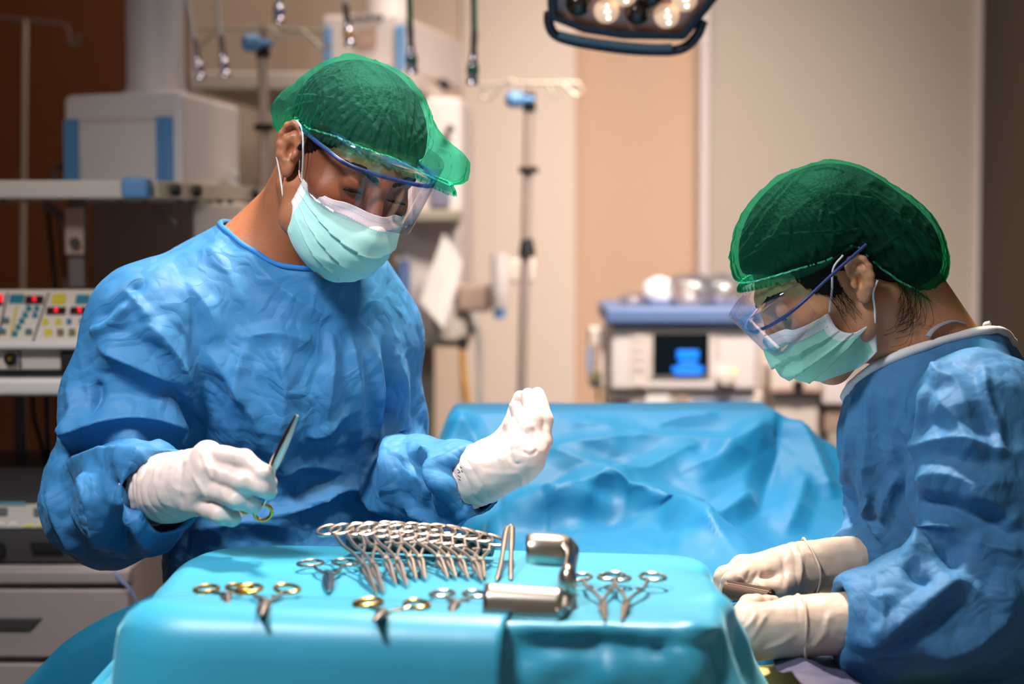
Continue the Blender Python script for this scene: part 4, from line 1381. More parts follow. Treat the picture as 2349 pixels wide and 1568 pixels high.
def make_cap(parent, hc, HR, solid, c0, zrim, m, seed, npleat, amp, name='surgical_cap', twist=0.0, ruff=0.010, tracks=()):
    """bouffant cap: gathered dome cut at an elastic rim with a ruffle beyond it. All in head-local axes."""
    NA, NT = 560, 120
    ph = np.linspace(0, 2 * np.pi, NA, endpoint=False)
    th_s = np.linspace(0.02, 2.75, 240)
    c0 = np.asarray(c0, float)
    R = np.zeros((240, NA))
    for i, th in enumerate(th_s):
        dirs = np.stack([np.sin(th) * np.sin(ph), np.sin(th) * np.cos(ph), np.full(NA, np.cos(th))], 1)
        R[i] = ray_radius(solid, c0, dirs, 0.26, 40)
    zz = c0[2] + R * np.cos(th_s)[:, None]
    yy = c0[1] + R * np.sin(th_s)[:, None] * np.cos(ph)[None]
    xx = c0[0] + R * np.sin(th_s)[:, None] * np.sin(ph)[None]
    below = zz < zrim(yy, xx)
    first = np.argmax(below, axis=0)
    thr = th_s[np.maximum(first, 5)]
    k = np.array([1, 2, 3, 2, 1.0]); k /= k.sum()
    for _ in range(3):
        thr = sum(kk * np.roll(thr, s) for kk, s in zip(k, (-2, -1, 0, 1, 2)))
    rows = []; dens = []
    ext = 7
    ts = list(np.linspace(0.03, 1, NT)) + [1 + 0.011 * (i + 1) for i in range(ext)]
    for t in ts:
        th = thr * min(t, 1.0)
        dirs = np.stack([np.sin(th) * np.sin(ph), np.sin(th) * np.cos(ph), np.cos(th)], 1)
        r = np.array([np.interp(th[i], th_s, R[:, i]) for i in range(NA)])
        q = c0 + dirs * r[:, None]
        tc = min(t, 1.0)
        nz = np.stack([np.sin(ph) * 2.2, np.cos(ph) * 2.2, np.full(NA, tc * 2.0)], 1)
        warp = vnoise(nz, seed) * 1.6
        # pleats: sharp-crested radial gathers, deeper towards the band
        g1 = np.abs(np.sin(ph * npleat / 2 + warp * 2.5 + twist * tc)) ** 0.7
        g2 = np.abs(np.sin(ph * npleat * 1.3 + warp * 4 + 1.0)) ** 0.8
        env = tc ** 2.2
        dsp = amp * ((g1 - .55) * env * .9 + (g2 - .55) * tc ** 7 * 0.55)
        # big soft folds and crinkles over the dome
        wq = q * np.array((1, 1, 1))
        dsp = dsp + .0030 * (ridge(wq * 20 + seed, seed + 1) - .5) * (1 - .55 * env) + .0016 * (ridge(wq * 60 + seed, seed + 2) - .5)
        # the elastic pulls the cloth in
        dsp = dsp - 0.006 * np.exp(-((t - 1.0) / 0.025) ** 2)
        if t > 1:
            s = (t - 1) / (0.011 * ext)
            wave = np.sin(ph * npleat * 2.1 + 2 * warp)
            by_ear = np.exp(-((rows[NT - 1][:, 1] + .006) / .026) ** 2)
            q = q + np.array((0, 0, -1.0)) * (ruff * s * (1 - .85 * by_ear))[:, None] + dirs * ((0.004 * s + 0.0030 * s * wave) * (1 - by_ear))[:, None]
            dsp = dsp * (1 - s)
        rows.append(q + dirs * dsp[:, None])
        l1 = np.clip((ridge(wq * np.array((20, 20, 20)) + seed, seed + 1) - .86) * 7, 0, 1)
        l2 = np.clip((ridge(wq * 48 + seed, seed + 2) - .84) * 6, 0, 1)
        den = 1.1 * np.clip((g1 - .86) * 7, 0, 1) * np.clip(tc * 1.5 - .5, 0, 1) + .40 * np.clip((g2 - .85) * 6, 0, 1) * tc ** 4 + .75 * l1 * (1 - .4 * env) + .35 * l2
        den = den + .30 * tc ** 6 + .60 * tc ** 18 + (.6 if t > 1 else 0) + .14 * np.clip(fbm(nz * 1.5 + 5, seed + 9, 2) * 2.0, 0, 1)
        dens.append(den)
    apex = c0 + np.array((0, 0, 1.0)) * R[0].mean()
    V = np.vstack([to_world(r, hc, HR) for r in rows])
    nr = len(rows)
    idx = np.arange(nr * NA).reshape(nr, NA)
    Fq = np.stack([idx[:-1], idx[1:], np.roll(idx[1:], -1, 1), np.roll(idx[:-1], -1, 1)], -1).reshape(-1, 4)
    nV = len(V)
    V = np.vstack([V, to_world(apex[None], hc, HR)])
    fan = np.stack([np.full(NA // 2, nV), idx[0][0::2], idx[0][1::2], np.roll(idx[0][0::2], -1)], 1)
    Fq = np.vstack([Fq, fan])
    dens = np.concatenate(dens + [[0.2]])
    # single large pleats, laid where the photo shows them: a raised double fold each
    if tracks:
        tree = bvh(V, Fq); NV = vnormals(V, Fq)
        if np.sum(NV * (V - V.mean(0))) < 0: NV = -NV
        hgt = np.zeros(len(V))
        for pts, wd, dn in tracks:
            L3 = lay(tree, [tuple(q) for q in spline([np.array(q, float) for q in pts], 5)])
            if len(L3) < 2: continue
            d_, par = seg_dist(V, L3)
            w_ = np.maximum(0, 1 - d_ / wd)
            hgt = np.maximum(hgt, .0030 * w_ ** 1.2)
            dens = dens + dn * np.clip(w_ * 1.8, 0, 1) * (.4 + .6 * np.clip(w_ * 3 - 1.6, 0, 1))
        V = V + NV * hgt[:, None]
    dens = np.clip(dens, 0, 1)
    o = fast_obj(name, V, Fq, m, parent)
    at = o.data.attributes.new('density', 'FLOAT', 'POINT')
    at.data.foreach_set('value', dens.astype(np.float32))
    # elastic band
    band = rows[NT - 1]
    e = MB()
    loop = [to_world(b[None], hc, HR)[0] for b in band[::2]]
    loop.append(loop[0])
    e.tube(loop, 0.0014, 6, caps=False)
    e.build('elastic_band', M['elastic'], o)
    return o


def make_mask(parent, hc, HR, C, side, m, mw, seed, nu=130, nv=80):
    """pleated mask. C: centre profile list of (y, z) from nose to under the chin; S0, S1: upper and lower side corners (x, y, z)"""
    C = np.array(spline([np.array((0, a, b)) for a, b in C], 12))
    Lc = np.concatenate([[0], np.cumsum(np.linalg.norm(np.diff(C, axis=0), axis=1))]); Lc /= Lc[-1]
    side = np.array(spline(side, 12)); sv = np.linspace(0, 1, len(side))
    us = np.linspace(-1, 1, nu); vs_ = np.linspace(0, 1, nv)
    Pg = np.zeros((nv, nu, 3))
    for j, v in enumerate(vs_):
        cy = np.interp(v, Lc, C[:, 1]); cz = np.interp(v, Lc, C[:, 2])
        S = [np.interp(v, sv, side[:, k]) for k in range(3)]
        s = np.abs(us)
        a = s * np.pi / 2
        x = np.sign(us) * (S[0] * (np.sin(a) * .80 + s * .20))
        kk = np.cos(a) ** 0.75
        y = S[1] + (cy - S[1]) * kk
        z = cz + (S[2] - cz) * s ** 1.5
        # the cloth is pinched over the nose bridge and falls away beside it
        pin = np.exp(-((v - .05) / .22) ** 2)
        y = y - pin * 0.013 * np.exp(-((s - .36) / .20) ** 2)
        Pg[j] = np.stack([x, y, z], 1)
    # outward direction ~ from head axis
    n = np.gradient(Pg, axis=0); m_ = np.gradient(Pg, axis=1)
    N = np.cross(m_, n); N /= np.linalg.norm(N, axis=2)[..., None] + 1e-9
    if N[nv // 2, nu // 2, 1] < 0: N = -N
    U, Vv = np.meshgrid(us, vs_)
    # three pleats: saw-tooth steps that close towards the sides
    saw = np.zeros_like(Vv)
    for c_, am in ((.30, .0036), (.47, .0042), (.64, .0040)):
        dv = Vv - (c_ + .05 * np.sin(U * 2.2 + seed) + .035 * U)
        saw += am * np.where(dv < 0, np.exp(dv / .085), -0.35 * np.exp(-dv / .05)) * (0.45 + .55 * np.cos(U * 1.3))
    q = Pg.reshape(-1, 3)
    wr = (fbm(q * 26, seed, 2) * .0022 + (ridge(q * np.array((14, 14, 30)), seed + 3) - .5) * .0026).reshape(U.shape)
    edge = np.minimum(1, np.minimum(Vv, 1 - Vv) * 12) * np.minimum(1, (1 - np.abs(U)) * 9)
    Pg = Pg + N * ((saw + wr) * (0.25 + .75 * edge))[..., None]
    Vw = to_world(Pg.reshape(-1, 3), hc, HR)
    idx = np.arange(nu * nv).reshape(nv, nu)
    Fq = np.stack([idx[:-1, :-1], idx[:-1, 1:], idx[1:, 1:], idx[1:, :-1]], -1).reshape(-1, 4)
    vc = np.repeat((vs_[:-1] + vs_[1:]) / 2, nu - 1); uc = np.tile((us[:-1] + us[1:]) / 2, nv - 1)
    white = (vc < .115) | (vc > .965) | (np.abs(uc) > .935)
    o = fast_obj('face_mask', Vw, Fq, [m, mw], parent, white.astype(int))
    s_ = o.modifiers.new('thickness', 'SOLIDIFY'); s_.thickness = 0.0012
    # stitched seams
    for v in (.115, .06):
        j = int(v * (nv - 1))
        line = [to_world((Pg[j, i] + N[j, i] * .0006)[None], hc, HR)[0] for i in range(2, nu - 2, 1)]
        sb = MB()
        for i in range(0, len(line) - 1, 2):
            sb.tube([line[i], line[i + 1] * .7 + line[i] * .3], 0.00022, 5)
        sb.build('seam', M['stitch'], o)
    return o


def glove_bead(b, pts, r, n=6):
    L = list(pts) + [pts[0]]
    b.tube(L, r, n, caps=False)
# ================================================================== patient drape: curtain over the screen and the draped body before it
nx_, ny_ = 230, 270
X = np.linspace(-0.22, 0.90, nx_); Yv = np.concatenate([np.linspace(2.10, 2.90, 100), np.linspace(2.904, 3.13, 125), np.linspace(3.14, 3.75, 45)])
GX, GY = np.meshgrid(X, Yv)
gx, gy = GX.ravel(), GY.ravel()
ZF, ZT = 0.955, P(1400, 943, 3.10)[2]
Yc = 3.02 + 0.015 * vnoise(np.stack([gx * 5, gx * 0, gx * 0], 1), 3)
xl_, xr_ = P(1045, 0, 3.1)[0], P(1785, 0, 3.1)[0]
side = np.where(gx < xl_, smooth(xl_ - .09, xl_, gx), 1 - .62 * np.clip((gx - xr_) / .20, 0, 1) - .38 * np.clip((gx - xr_ - .2) / .15, 0, 1))
rise = np.clip((gy - Yc + .16) / .235, 0, 1) ** 1.25
z = ZF + (ZT - ZF) * rise * side
z -= 0.25 * smooth(3.25, 3.75, gy)
z += np.exp(-((gx - 0.16) / 0.30) ** 2) * 0.045 * (1 - rise) * smooth(2.35, 2.6, gy)
pp = np.stack([gx, gy, z], 1)
flat_top = 1 - smooth(.80, 1.0, rise)
z += facets(pp * np.array((1, .8, 1.0)), 5.0, 61) * .036 * (0.10 + .90 * flat_top)
z += vnoise(pp * np.array((5, 5, 5)), 21) * 0.010 * (.2 + .8 * flat_top)
# the cloth hangs down at its near edge and along the far side of the table
near_edge = 2.41 - .07 * smooth(.24, .30, gx)
z -= .55 * smooth(0, .10, near_edge - gy)
z -= .45 * smooth(.37 + .37 * smooth(2.60, 3.0, gy), .44 + .46 * smooth(2.60, 3.0, gy), gx)
z -= .60 * smooth(-.02, -.08, gx) * (1 - smooth(2.78, 2.93, gy))
gb = MB().grid(np.stack([gx, gy, z], 1), nx_, ny_)
V = np.array(gb.v); Fq = np.array(gb.f)
N = vnormals(V, Fq); N *= np.sign(N[:, 2:3] + 1e-9)
drape_folds = [
    ([(1115, 1215), (1240, 1178), (1300, 1182), (1380, 1140), (1440, 1160), (1560, 1215), (1660, 1275), (1700, 1300)], .055, .075), ([(1180, 1205), (1290, 1195), (1430, 1190)], .012, .03),
    ([(1250, 1030), (1430, 1015), (1600, 1018), (1720, 1040)], .014, .035), ([(1390, 1135), (1500, 1080), (1600, 1028)], .018, .040), ([(1795, 948), (1700, 1010), (1640, 1060), (1560, 1090)], .014, .035),
    ([(1790, 950), (1792, 1020), (1765, 1100), (1740, 1180)], -.018, .035), ([(1812, 955), (1850, 1010), (1880, 1080), (1910, 1150)], .016, .030), ([(1250, 1032), (1330, 1060), (1420, 1090)], .010, .03),
    ([(1590, 1230), (1660, 1180), (1740, 1120)], .014, .030), ([(1050, 945), (1085, 1000), (1100, 1060)], .012, .03), ([(1060, 955), (1040, 1010), (1000, 1060)], .012, .03),
    ([(1800, 1230), (1830, 1150), (1850, 1080)], .012, .03), ([(1460, 1215), (1560, 1240), (1690, 1290)], -.012, .03), ([(1480, 990), (1560, 960), (1650, 950)], .006, .03), ([(1300, 970), (1400, 985), (1500, 1010)], .008, .03)]
V = V + N * fold_disp(V, bvh(V, Fq), drape_folds)[:, None]
o = fast_obj('patient_drape', V, Fq, M['opdrape'])
tag(o, 'large blue drape over the operating table, raised behind into a screen between the two people', 'surgical drape')

# operating table under the drape
t = thing('operating_table', 'operating table hidden under the large blue drape', 'operating table', (0.22, 2.9, 0))
MB().box((0.18, 2.90, 0.70), (0.36, 1.6, 0.06)).build('table_top', M['darkgrey'], t, 0.01)
MB().box((0.18, 2.90, 0.36), (0.25, 0.4, 0.64)).build('column', M['midgrey'], t, 0.02)
MB().box((0.18, 2.95, 0.03), (0.34, 0.9, 0.06)).build('base', M['midgrey'], t, 0.02)
# small white cloth showing beyond the instrument table
q = PZ(1440, 1268, 1.035)
vs = []
for j in range(14):
    for i in range(22):
        u_, v_ = i / 21 - .5, j / 13 - .5
        vs.append((q[0] + u_ * .16, q[1] + v_ * .09, q[2] - 0.012 + 0.014 * math.exp(-(u_ * 4) ** 2) - .02 * (v_ + .5) + .003 * math.sin(u_ * 40 + v_ * 20)))
o = MB().grid(vs, 22, 14).build('gauze_towel', M['towel'])
tag(o, 'small white towel just beyond the far edge of the instrument table', 'towel')

# ================================================================== instrument table
TZ = CAM_Z - 0.383
corners = [PZ(338, 1392, TZ), PZ(1645, 1440, TZ), PZ(1612, 1272, TZ), PZ(470, 1243, TZ)]   # near left, near right, far right, far left
c2 = [np.array(c[:2]) for c in corners]
# rounded perimeter, counter-clockwise from the near left corner
def rounded(poly, rads, n=9):
    out = []
    m = len(poly)
    for i in range(m):
        a, b, c = poly[i - 1], poly[i], poly[(i + 1) % m]
        u_ = (a - b) / np.linalg.norm(a - b); v_ = (c - b) / np.linalg.norm(c - b)
        r = rads[i]
        p0_, p1_ = b + u_ * r, b + v_ * r
        for k in range(n):
            t_ = k / (n - 1)
            out.append((1 - t_) ** 2 * p0_ + 2 * t_ * (1 - t_) * b + t_ * t_ * p1_)
    return out
per = rounded(c2, [0.05, 0.045, 0.06, 0.13])
def resample(loop, n):
    L = np.array(loop + [loop[0]])
    s = np.concatenate([[0], np.cumsum(np.linalg.norm(np.diff(L, axis=0), axis=1))])
    q_ = np.linspace(0, s[-1], n, endpoint=False)
    return np.stack([np.interp(q_, s, L[:, 0]), np.interp(q_, s, L[:, 1])], 1)
NP_ = 260
per = resample(per, NP_)
cen = per.mean(0)
tan = np.roll(per, -1, 0) - np.roll(per, 1, 0); tan /= np.linalg.norm(tan, axis=1)[:, None]
outw = np.stack([tan[:, 1], -tan[:, 0]], 1)
outw = np.where((np.sum(outw * (per - cen), 1) < 0)[:, None], -outw, outw)
rows = []
for k in range(14):
    s = (k / 13) ** 0.7 * 0.93
    q_ = cen + (per - cen) * s
    zz_ = TZ + 0.0 * s
    pn = np.stack([q_[:, 0], q_[:, 1], 0 * q_[:, 0]], 1)
    rows.append(np.stack([q_[:, 0], q_[:, 1], zz_ + 0.0012 * vnoise(pn * 9, 5) * (0.3 + s)], 1))
front = np.clip(-outw[:, 1], 0, 1); right = np.clip(outw[:, 0], 0, 1); left = np.clip(-outw[:, 0], 0, 1); backw = np.clip(outw[:, 1], 0, 1)
# x of perimeter point selects the smooth overlay (left) or the gathered part (right)
arc = np.arange(NP_) / NP_ * 2 * np.pi
gather = smooth(-0.03, 0.03, per[:, 0] - P(1172, 0, 1.9)[0]) * (front > .3) + right * (front <= .3) + backw * .5
NR = 46
for k in range(NR):
    t_ = k / (NR - 1)
    rb = 0.034 * (1 - 0.65 * gather)         # radius of the bend
    drop = 0.62 * t_ ** 1.5
    s_ = drop
    ang = np.minimum(s_ / rb, np.pi / 2 * .96)
    ox = rb * np.sin(ang) - rb * 0.3 + (np.maximum(s_ - rb * np.pi / 2 * .96, 0)) * 0.06
    dz = rb * (1 - np.cos(ang)) + np.maximum(s_ - rb * np.pi / 2 * .96, 0) * 0.99
    flare = 0.50 * left ** 1.5 + 0.42 * right ** 1.5 * (1 - front * .5) + 0.03
    ox = ox + dz * flare * (1 - np.exp(-dz * 6))
    amp = np.minimum(1, dz / 0.10) * (0.004 + 0.036 * gather * (1 - .88 * front) + 0.030 * left)
    nz_ = np.stack([per[:, 0] * 7 + dz * 2.5, per[:, 1] * 7, dz * 2.2], 1)
    w_ = vnoise(nz_, 8) * 0.9 + (ridge(nz_ * 1.1 + 3, 9) - .5) * 0.9
    ox = ox + amp * w_
    # tucked crease right under the edge of the gathered part
    ox = ox - 0.014 * gather * (front > .3) * np.exp(-((dz - 0.020) / 0.010) ** 2)
    rows.append(np.stack([per[:, 0] + outw[:, 0] * ox, per[:, 1] + outw[:, 1] * ox, TZ - dz + 0.0006 * vnoise(np.stack([per[:, 0] * 20, per[:, 1] * 20, dz * 8], 1), 6)], 1))
pts = np.vstack([np.repeat([[cen[0], cen[1], TZ]], NP_, 0)] + rows)
tb = thing('instrument_table', 'instrument stand draped in light cyan cloth in the foreground, carrying the steel instruments', 'instrument table', (cen[0], cen[1], 0))
gb = MB().grid(pts, NP_, len(rows) + 1, True)
V = np.array(gb.v); Fq = np.array(gb.f)
N = vnormals(V, Fq)
if np.sum(N[:, :2] * (V[:, :2] - cen)) < 0: N = -N
tf = [([(1178, 1462), (1290, 1458), (1380, 1462)], .010, .018), ([(1178, 1500), (1280, 1478), (1400, 1472)], -.022, .024), ([(1180, 1545), (1300, 1512), (1430, 1480)], .022, .030), ([(1230, 1566), (1340, 1535), (1440, 1492)], -.020, .026),
      ([(1438, 1480), (1420, 1530), (1370, 1566)], .022, .026), ([(1452, 1476), (1456, 1530), (1450, 1566)], -.018, .022), ([(1462, 1480), (1500, 1530), (1512, 1566)], .022, .026), ([(1482, 1472), (1535, 1535), (1550, 1566)], -.020, .024),
      ([(1530, 1464), (1590, 1520), (1620, 1566)], .020, .028), ([(1640, 1452), (1655, 1500), (1660, 1566)], -.018, .024), ([(1650, 1400), (1690, 1470), (1705, 1540)], .018, .028), ([(1625, 1300), (1655, 1360), (1668, 1420)], -.012, .024),
      ([(300, 1420), (250, 1500), (220, 1566)], -.022, .03), ([(270, 1432), (200, 1520), (170, 1566)], .022, .03)]
V = V + N * fold_disp(V, bvh(V, Fq), [(a_, b_ * .9, c_ * 1.5) for a_, b_, c_ in tf])[:, None]
V = laplace(laplace(V, Fq, .5), Fq, .5)
o = fast_obj('drape', V, Fq, M['drape'], tb)
# overlay flap on the near left side
sel = [i for i in range(NP_) if outw[i][1] < -.25 and P(338, 0, 1.95)[0] - .01 < per[i][0] < P(1172, 0, 1.9)[0]]
sel.sort(key=lambda i: per[i][0])
vs = []
nfl = 30
for k in range(nfl):
    t_ = k / (nfl - 1)
    for i in sel:
        if t_ < .22:
            s_ = t_ / .22
            q_ = per[i] - outw[i] * 0.055 * (1 - s_) - outw[i] * .004
            vs.append((q_[0], q_[1], TZ + .0035))
        else:
            s_ = ((t_ - .22) / .78) ** 1.3 * .55
            rb = 0.040
            a_ = min(s_ / rb, math.pi / 2 * .96)
            ov = max(0, s_ - rb * math.pi / 2 * .96)
            nz_ = vnoise(np.array([[per[i][0] * 5, per[i][1] * 5, s_ * 2]]), 41)[0]
            ox = rb * math.sin(a_) - .004 + ov * .10 + 0.006 * nz_ * min(1, s_ * 6)
            vs.append((per[i][0] + outw[i][0] * ox, per[i][1] + outw[i][1] * ox, TZ + .0035 - rb * (1 - math.cos(a_)) - ov * .99))
o = MB().grid(vs, len(sel), nfl).build('drape_flap', M['drape'], tb)
sm = o.modifiers.new('thickness', 'SOLIDIFY'); sm.thickness = 0.0012
o.data.set_sharp_from_angle(angle=math.pi)
MB().box((cen[0], cen[1] + .02, TZ - .02), (0.40, 0.30, 0.02)).build('tray', M['steel'], tb, 0.006)
MB().tube([(cen[0] - .1, cen[1], TZ - .03), (cen[0] - .1, cen[1], 0.05)], 0.015, 12).build('post', M['steel'], tb)
MB().tube([(cen[0] - .35, cen[1], 0.03), (cen[0] + .2, cen[1], 0.03)], 0.02, 10).build('foot', M['steel'], tb)

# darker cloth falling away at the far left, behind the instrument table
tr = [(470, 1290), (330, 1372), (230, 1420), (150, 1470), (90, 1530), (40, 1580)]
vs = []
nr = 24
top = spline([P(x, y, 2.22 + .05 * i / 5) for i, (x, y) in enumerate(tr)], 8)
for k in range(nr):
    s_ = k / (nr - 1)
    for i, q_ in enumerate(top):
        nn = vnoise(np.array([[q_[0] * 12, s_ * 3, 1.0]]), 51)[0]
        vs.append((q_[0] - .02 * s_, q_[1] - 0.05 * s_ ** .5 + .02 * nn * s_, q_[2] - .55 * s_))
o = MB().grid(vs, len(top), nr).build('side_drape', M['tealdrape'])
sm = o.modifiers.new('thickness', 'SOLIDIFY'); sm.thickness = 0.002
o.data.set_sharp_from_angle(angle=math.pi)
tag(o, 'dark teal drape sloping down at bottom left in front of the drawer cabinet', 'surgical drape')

# ================================================================== instruments
def unit(v): v = np.asarray(v, float); return v / (np.linalg.norm(v) + 1e-12)


def clamp_tool(name, label, cat, tip, ringmid, spread, ring_r=(.0135, .0105), ringmat='satin', mat_='satin', group=None, up=(0, 0, 1), pivot=0.55, wire=.0021, jaw_w=.0029, open_=0.0):
    """scissor-type instrument from tip to the middle of its two finger rings; two arms each with its ring, and a pivot"""
    tip, rm = np.asarray(tip, float), np.asarray(ringmid, float)
    ax = unit(tip - rm); L = np.linalg.norm(tip - rm)
    up = np.asarray(up, float)
    sx = unit(np.cross(ax, up)); nz = np.cross(sx, ax)
    t_ = thing(name, label, cat, tuple(rm + ax * L * pivot), group)
    pv = rm + ax * L * pivot
    for sgn in (-1, 1):
        b = MB()
        rc = rm + sx * sgn * spread
        b.mi(1).ring(rc, unit(ax + sx * sgn * .55), unit(np.cross(nz, unit(ax + sx * sgn * .55))), ring_r[0], ring_r[1], wire, 26, 8)
        st = rc + ax * ring_r[0] * .8 - sx * sgn * ring_r[1] * .35
        off = nz * sgn * .0013
        b.mi(0).tube(spline([st, rm + ax * L * .28 + sx * sgn * spread * .62 + off, rm + ax * L * .42 + sx * sgn * spread * .25 + off, pv + off], 6), [wire * .95] * 18 + [wire * 1.3], 10)
        q1 = pv + ax * L * .06 - sx * sgn * .002 + off
        b.tube(spline([pv - ax * L * .05 + sx * sgn * .001 + off, q1, rm + ax * L * .8 - sx * sgn * (.0012 + open_) + off * .6, tip - sx * sgn * (.0004 + open_ * 1.5)], 6), list(np.linspace(jaw_w, jaw_w * .85, 12)) + list(np.linspace(jaw_w * .8, jaw_w * .35, 7)), 10, flat=.75)
        if sgn < 0:
            b.box(rm + ax * L * .285 + sx * sgn * spread * .50, (.0085, .0028, .0028), np.stack([sx, ax, nz], 1))
        b.build('arm', [M[mat_], M[ringmat]], t_)
    MB().lathe([(.0028, -.0042), (.0032, -.003), (.0032, .003), (.0028, .0042)], pv, nz, 14).build('pivot_screw', M[mat_], t_)
    return t_


def T(px, py, h=0.0035): return PZ(px, py, TZ + h)
# rack bar that carries the row of clamps
ra, rb_ = PZ(800, 1240, TZ + .016), PZ(1130, 1252, TZ + .016)
tag(MB().tube([ra, rb_], 0.012, 16).build('instrument_rack', M['darkgrey'], None), 'dark rolled bar under the ring handles of the row of clamps', 'rack')
row = [((864, 1360), (793, 1213)), ((880, 1358), (822, 1212)), ((908, 1338), (858, 1212)), ((934, 1342), (882, 1213)), ((955, 1326), (918, 1216)), ((976, 1326), (946, 1218)),
       ((1028, 1324), (975, 1220)), ((1046, 1322), (1002, 1223)), ((1074, 1324), (1030, 1228)), ((1106, 1330), (1060, 1234)), ((1112, 1322), (1090, 1240))]
names = ['leftmost', 'second', 'third', 'fourth', 'fifth', 'sixth', 'seventh', 'eighth', 'ninth', 'tenth', 'last']
for i, (tp, rg_) in enumerate(row):
    tip = T(tp[0], tp[1], .004)
    rmid = P(rg_[0], rg_[1], 2.215 - .002 * i)
    lab = ('steel clamp at the left end of the row on the rack' if i == 0 else 'steel clamp at the right end of the row on the rack' if i == 10 else
           'steel clamp, %s from the left in the row on the rack' % names[i])
    clamp_tool('clamp', lab, 'clamp', tip, rmid, .0190, (.0185, .0120), group='clamps lying in a row on the rack', up=(0.05, -.45, 1), pivot=.60)
clamp_tool('scissors', 'dark steel scissors lying alone at the back left of the table', 'scissors', T(754, 1356), T(752, 1291, .008), .019, (.016, .0125), 'steel', 'steel', jaw_w=.0052, pivot=.45)
clamp_tool('needle_holder', 'gold-ringed instrument at the left edge, overlapping its gold-ringed neighbour', 'needle holder', T(522, 1384), T(511, 1349, .006), .0165, (.0155, .0115), 'gold', 'satin', 'gold-ringed instruments', jaw_w=.005)
clamp_tool('needle_holder', 'gold-ringed instrument second from the left, its tip towards the camera', 'needle holder', T(598, 1412), T(615, 1350, .012), .0190, (.0155, .0115), 'gold', 'satin', 'gold-ringed instruments', jaw_w=.0056)
clamp_tool('needle_holder', 'gold-ringed instrument lying in front of the row of clamps', 'needle holder', T(858, 1424), T(900, 1383, .007), .0245, (.0160, .0115), 'gold', 'satin', 'gold-ringed instruments', jaw_w=.005)
clamp_tool('scissors', 'small steel scissors lying just left of the big retractor', 'scissors', T(1034, 1406), T(1052, 1362, .006), .0165, (.0145, .0110), 'steel', 'satin', jaw_w=.0052)
clamp_tool('clamp', 'steel clamp right of the retractor, nearer the retractor', 'clamp', T(1388, 1422), T(1372, 1324, .010), .0200, (.0165, .0120), 'steel', 'satin', 'clamps right of the retractor', pivot=.62)
clamp_tool('clamp', 'steel clamp right of the retractor, at the end towards the woman', 'clamp', T(1427, 1422), T(1450, 1322, .012), .0215, (.0165, .0120), 'steel', 'satin', 'clamps right of the retractor', pivot=.62)

# tweezers propped on the rack
t = thing('forceps', 'slim steel forceps standing propped between the clamps and the retractor', 'forceps', T(1160, 1325))
top = P(1172, 1203, 2.235)
for px, py in ((1139, 1330), (1172, 1328)):
    q_ = T(px, py, .002)
    MB().tube(spline([top, top + (q_ - top) * .12 + np.array(((-1 if px < 1160 else .3) * .0035, 0, 0)), q_ + (top - q_) * .3, q_], 6), [.0022] * 4 + [.0036] * 6 + [.0026] * 8 + [.0012], 10, flat=.5).build('arm', M['satin'], t)

# double-ended retractor: front plate, strap bent round on the right, upper curved blade
t = thing('retractor', 'large shiny steel retractor with a flat front plate and a rolled upper blade', 'retractor', T(1200, 1400))
# front plate
a_, b_ = T(1106, 1412, .001), T(1288, 1418, .001)
c_, d_ = P(1112, 1338, a_[1] + .016), P(1292, 1350, b_[1] + .014)
vs = []
for j in range(9):
    v_ = j / 8
    for i in range(13):
        u_ = i / 12
        q_ = (1 - v_) * ((1 - u_) * a_ + u_ * b_) + v_ * ((1 - u_) * c_ + u_ * d_)
        q_ = q_ + np.array((0, -.010 * math.sin(v_ * math.pi) * .6, .004 * math.sin(v_ * math.pi)))
        vs.append(q_)
o = MB().grid(vs, 13, 9).build('front_plate', M['satin'], t)
s_ = o.modifiers.new('thickness', 'SOLIDIFY'); s_.thickness = 0.0022; s_.offset = 0
# strap
st = spline([(b_ * .6 + d_ * .4), P(1298, 1392, b_[1] + .03), P(1306, 1350, b_[1] + .075), P(1305, 1310, b_[1] + .115), P(1312, 1262, b_[1] + .14), P(1300, 1240, b_[1] + .15)], 8)
vs = []
for i, q_ in enumerate(st):
    for w_ in (-.5, -.17, .17, .5):
        vs.append(q_ + np.array((0.013 * w_, .026 * w_, -.004 * abs(w_))))
o = MB().grid(vs, 4, len(st)).build('strap', M['satin'], t)
s_ = o.modifiers.new('thickness', 'SOLIDIFY'); s_.thickness = 0.003; s_.offset = 0
# boss where the strap meets
q_ = P(1302, 1332, b_[1] + .075)
MB().ell((0, 0, 0), (.010, .016, .017), 18, 12).build('hinge_boss', M['satin'], t).location = q_
# upper blade, a rolled sheet
vs = []
y0 = b_[1] + .155
for j in range(19):
    v_ = j / 18
    an = math.radians(-38 + 205 * v_)
    for i in range(17):
        u_ = i / 16 - .5
        bulge = 1 - .18 * (abs(u_) * 2) ** 4
        cx = P(1259 + 106 * u_, 1266 + 6 * u_, y0)
        rr_ = (44 / F * y0) * bulge
        vs.append(cx + np.array((0, -math.cos(an) * rr_ * 1.05, math.sin(an) * rr_)))
o = MB().grid(vs, 17, 19).build('upper_blade', M['satin'], t)
s_ = o.modifiers.new('thickness', 'SOLIDIFY'); s_.thickness = 0.0025; s_.offset = -1
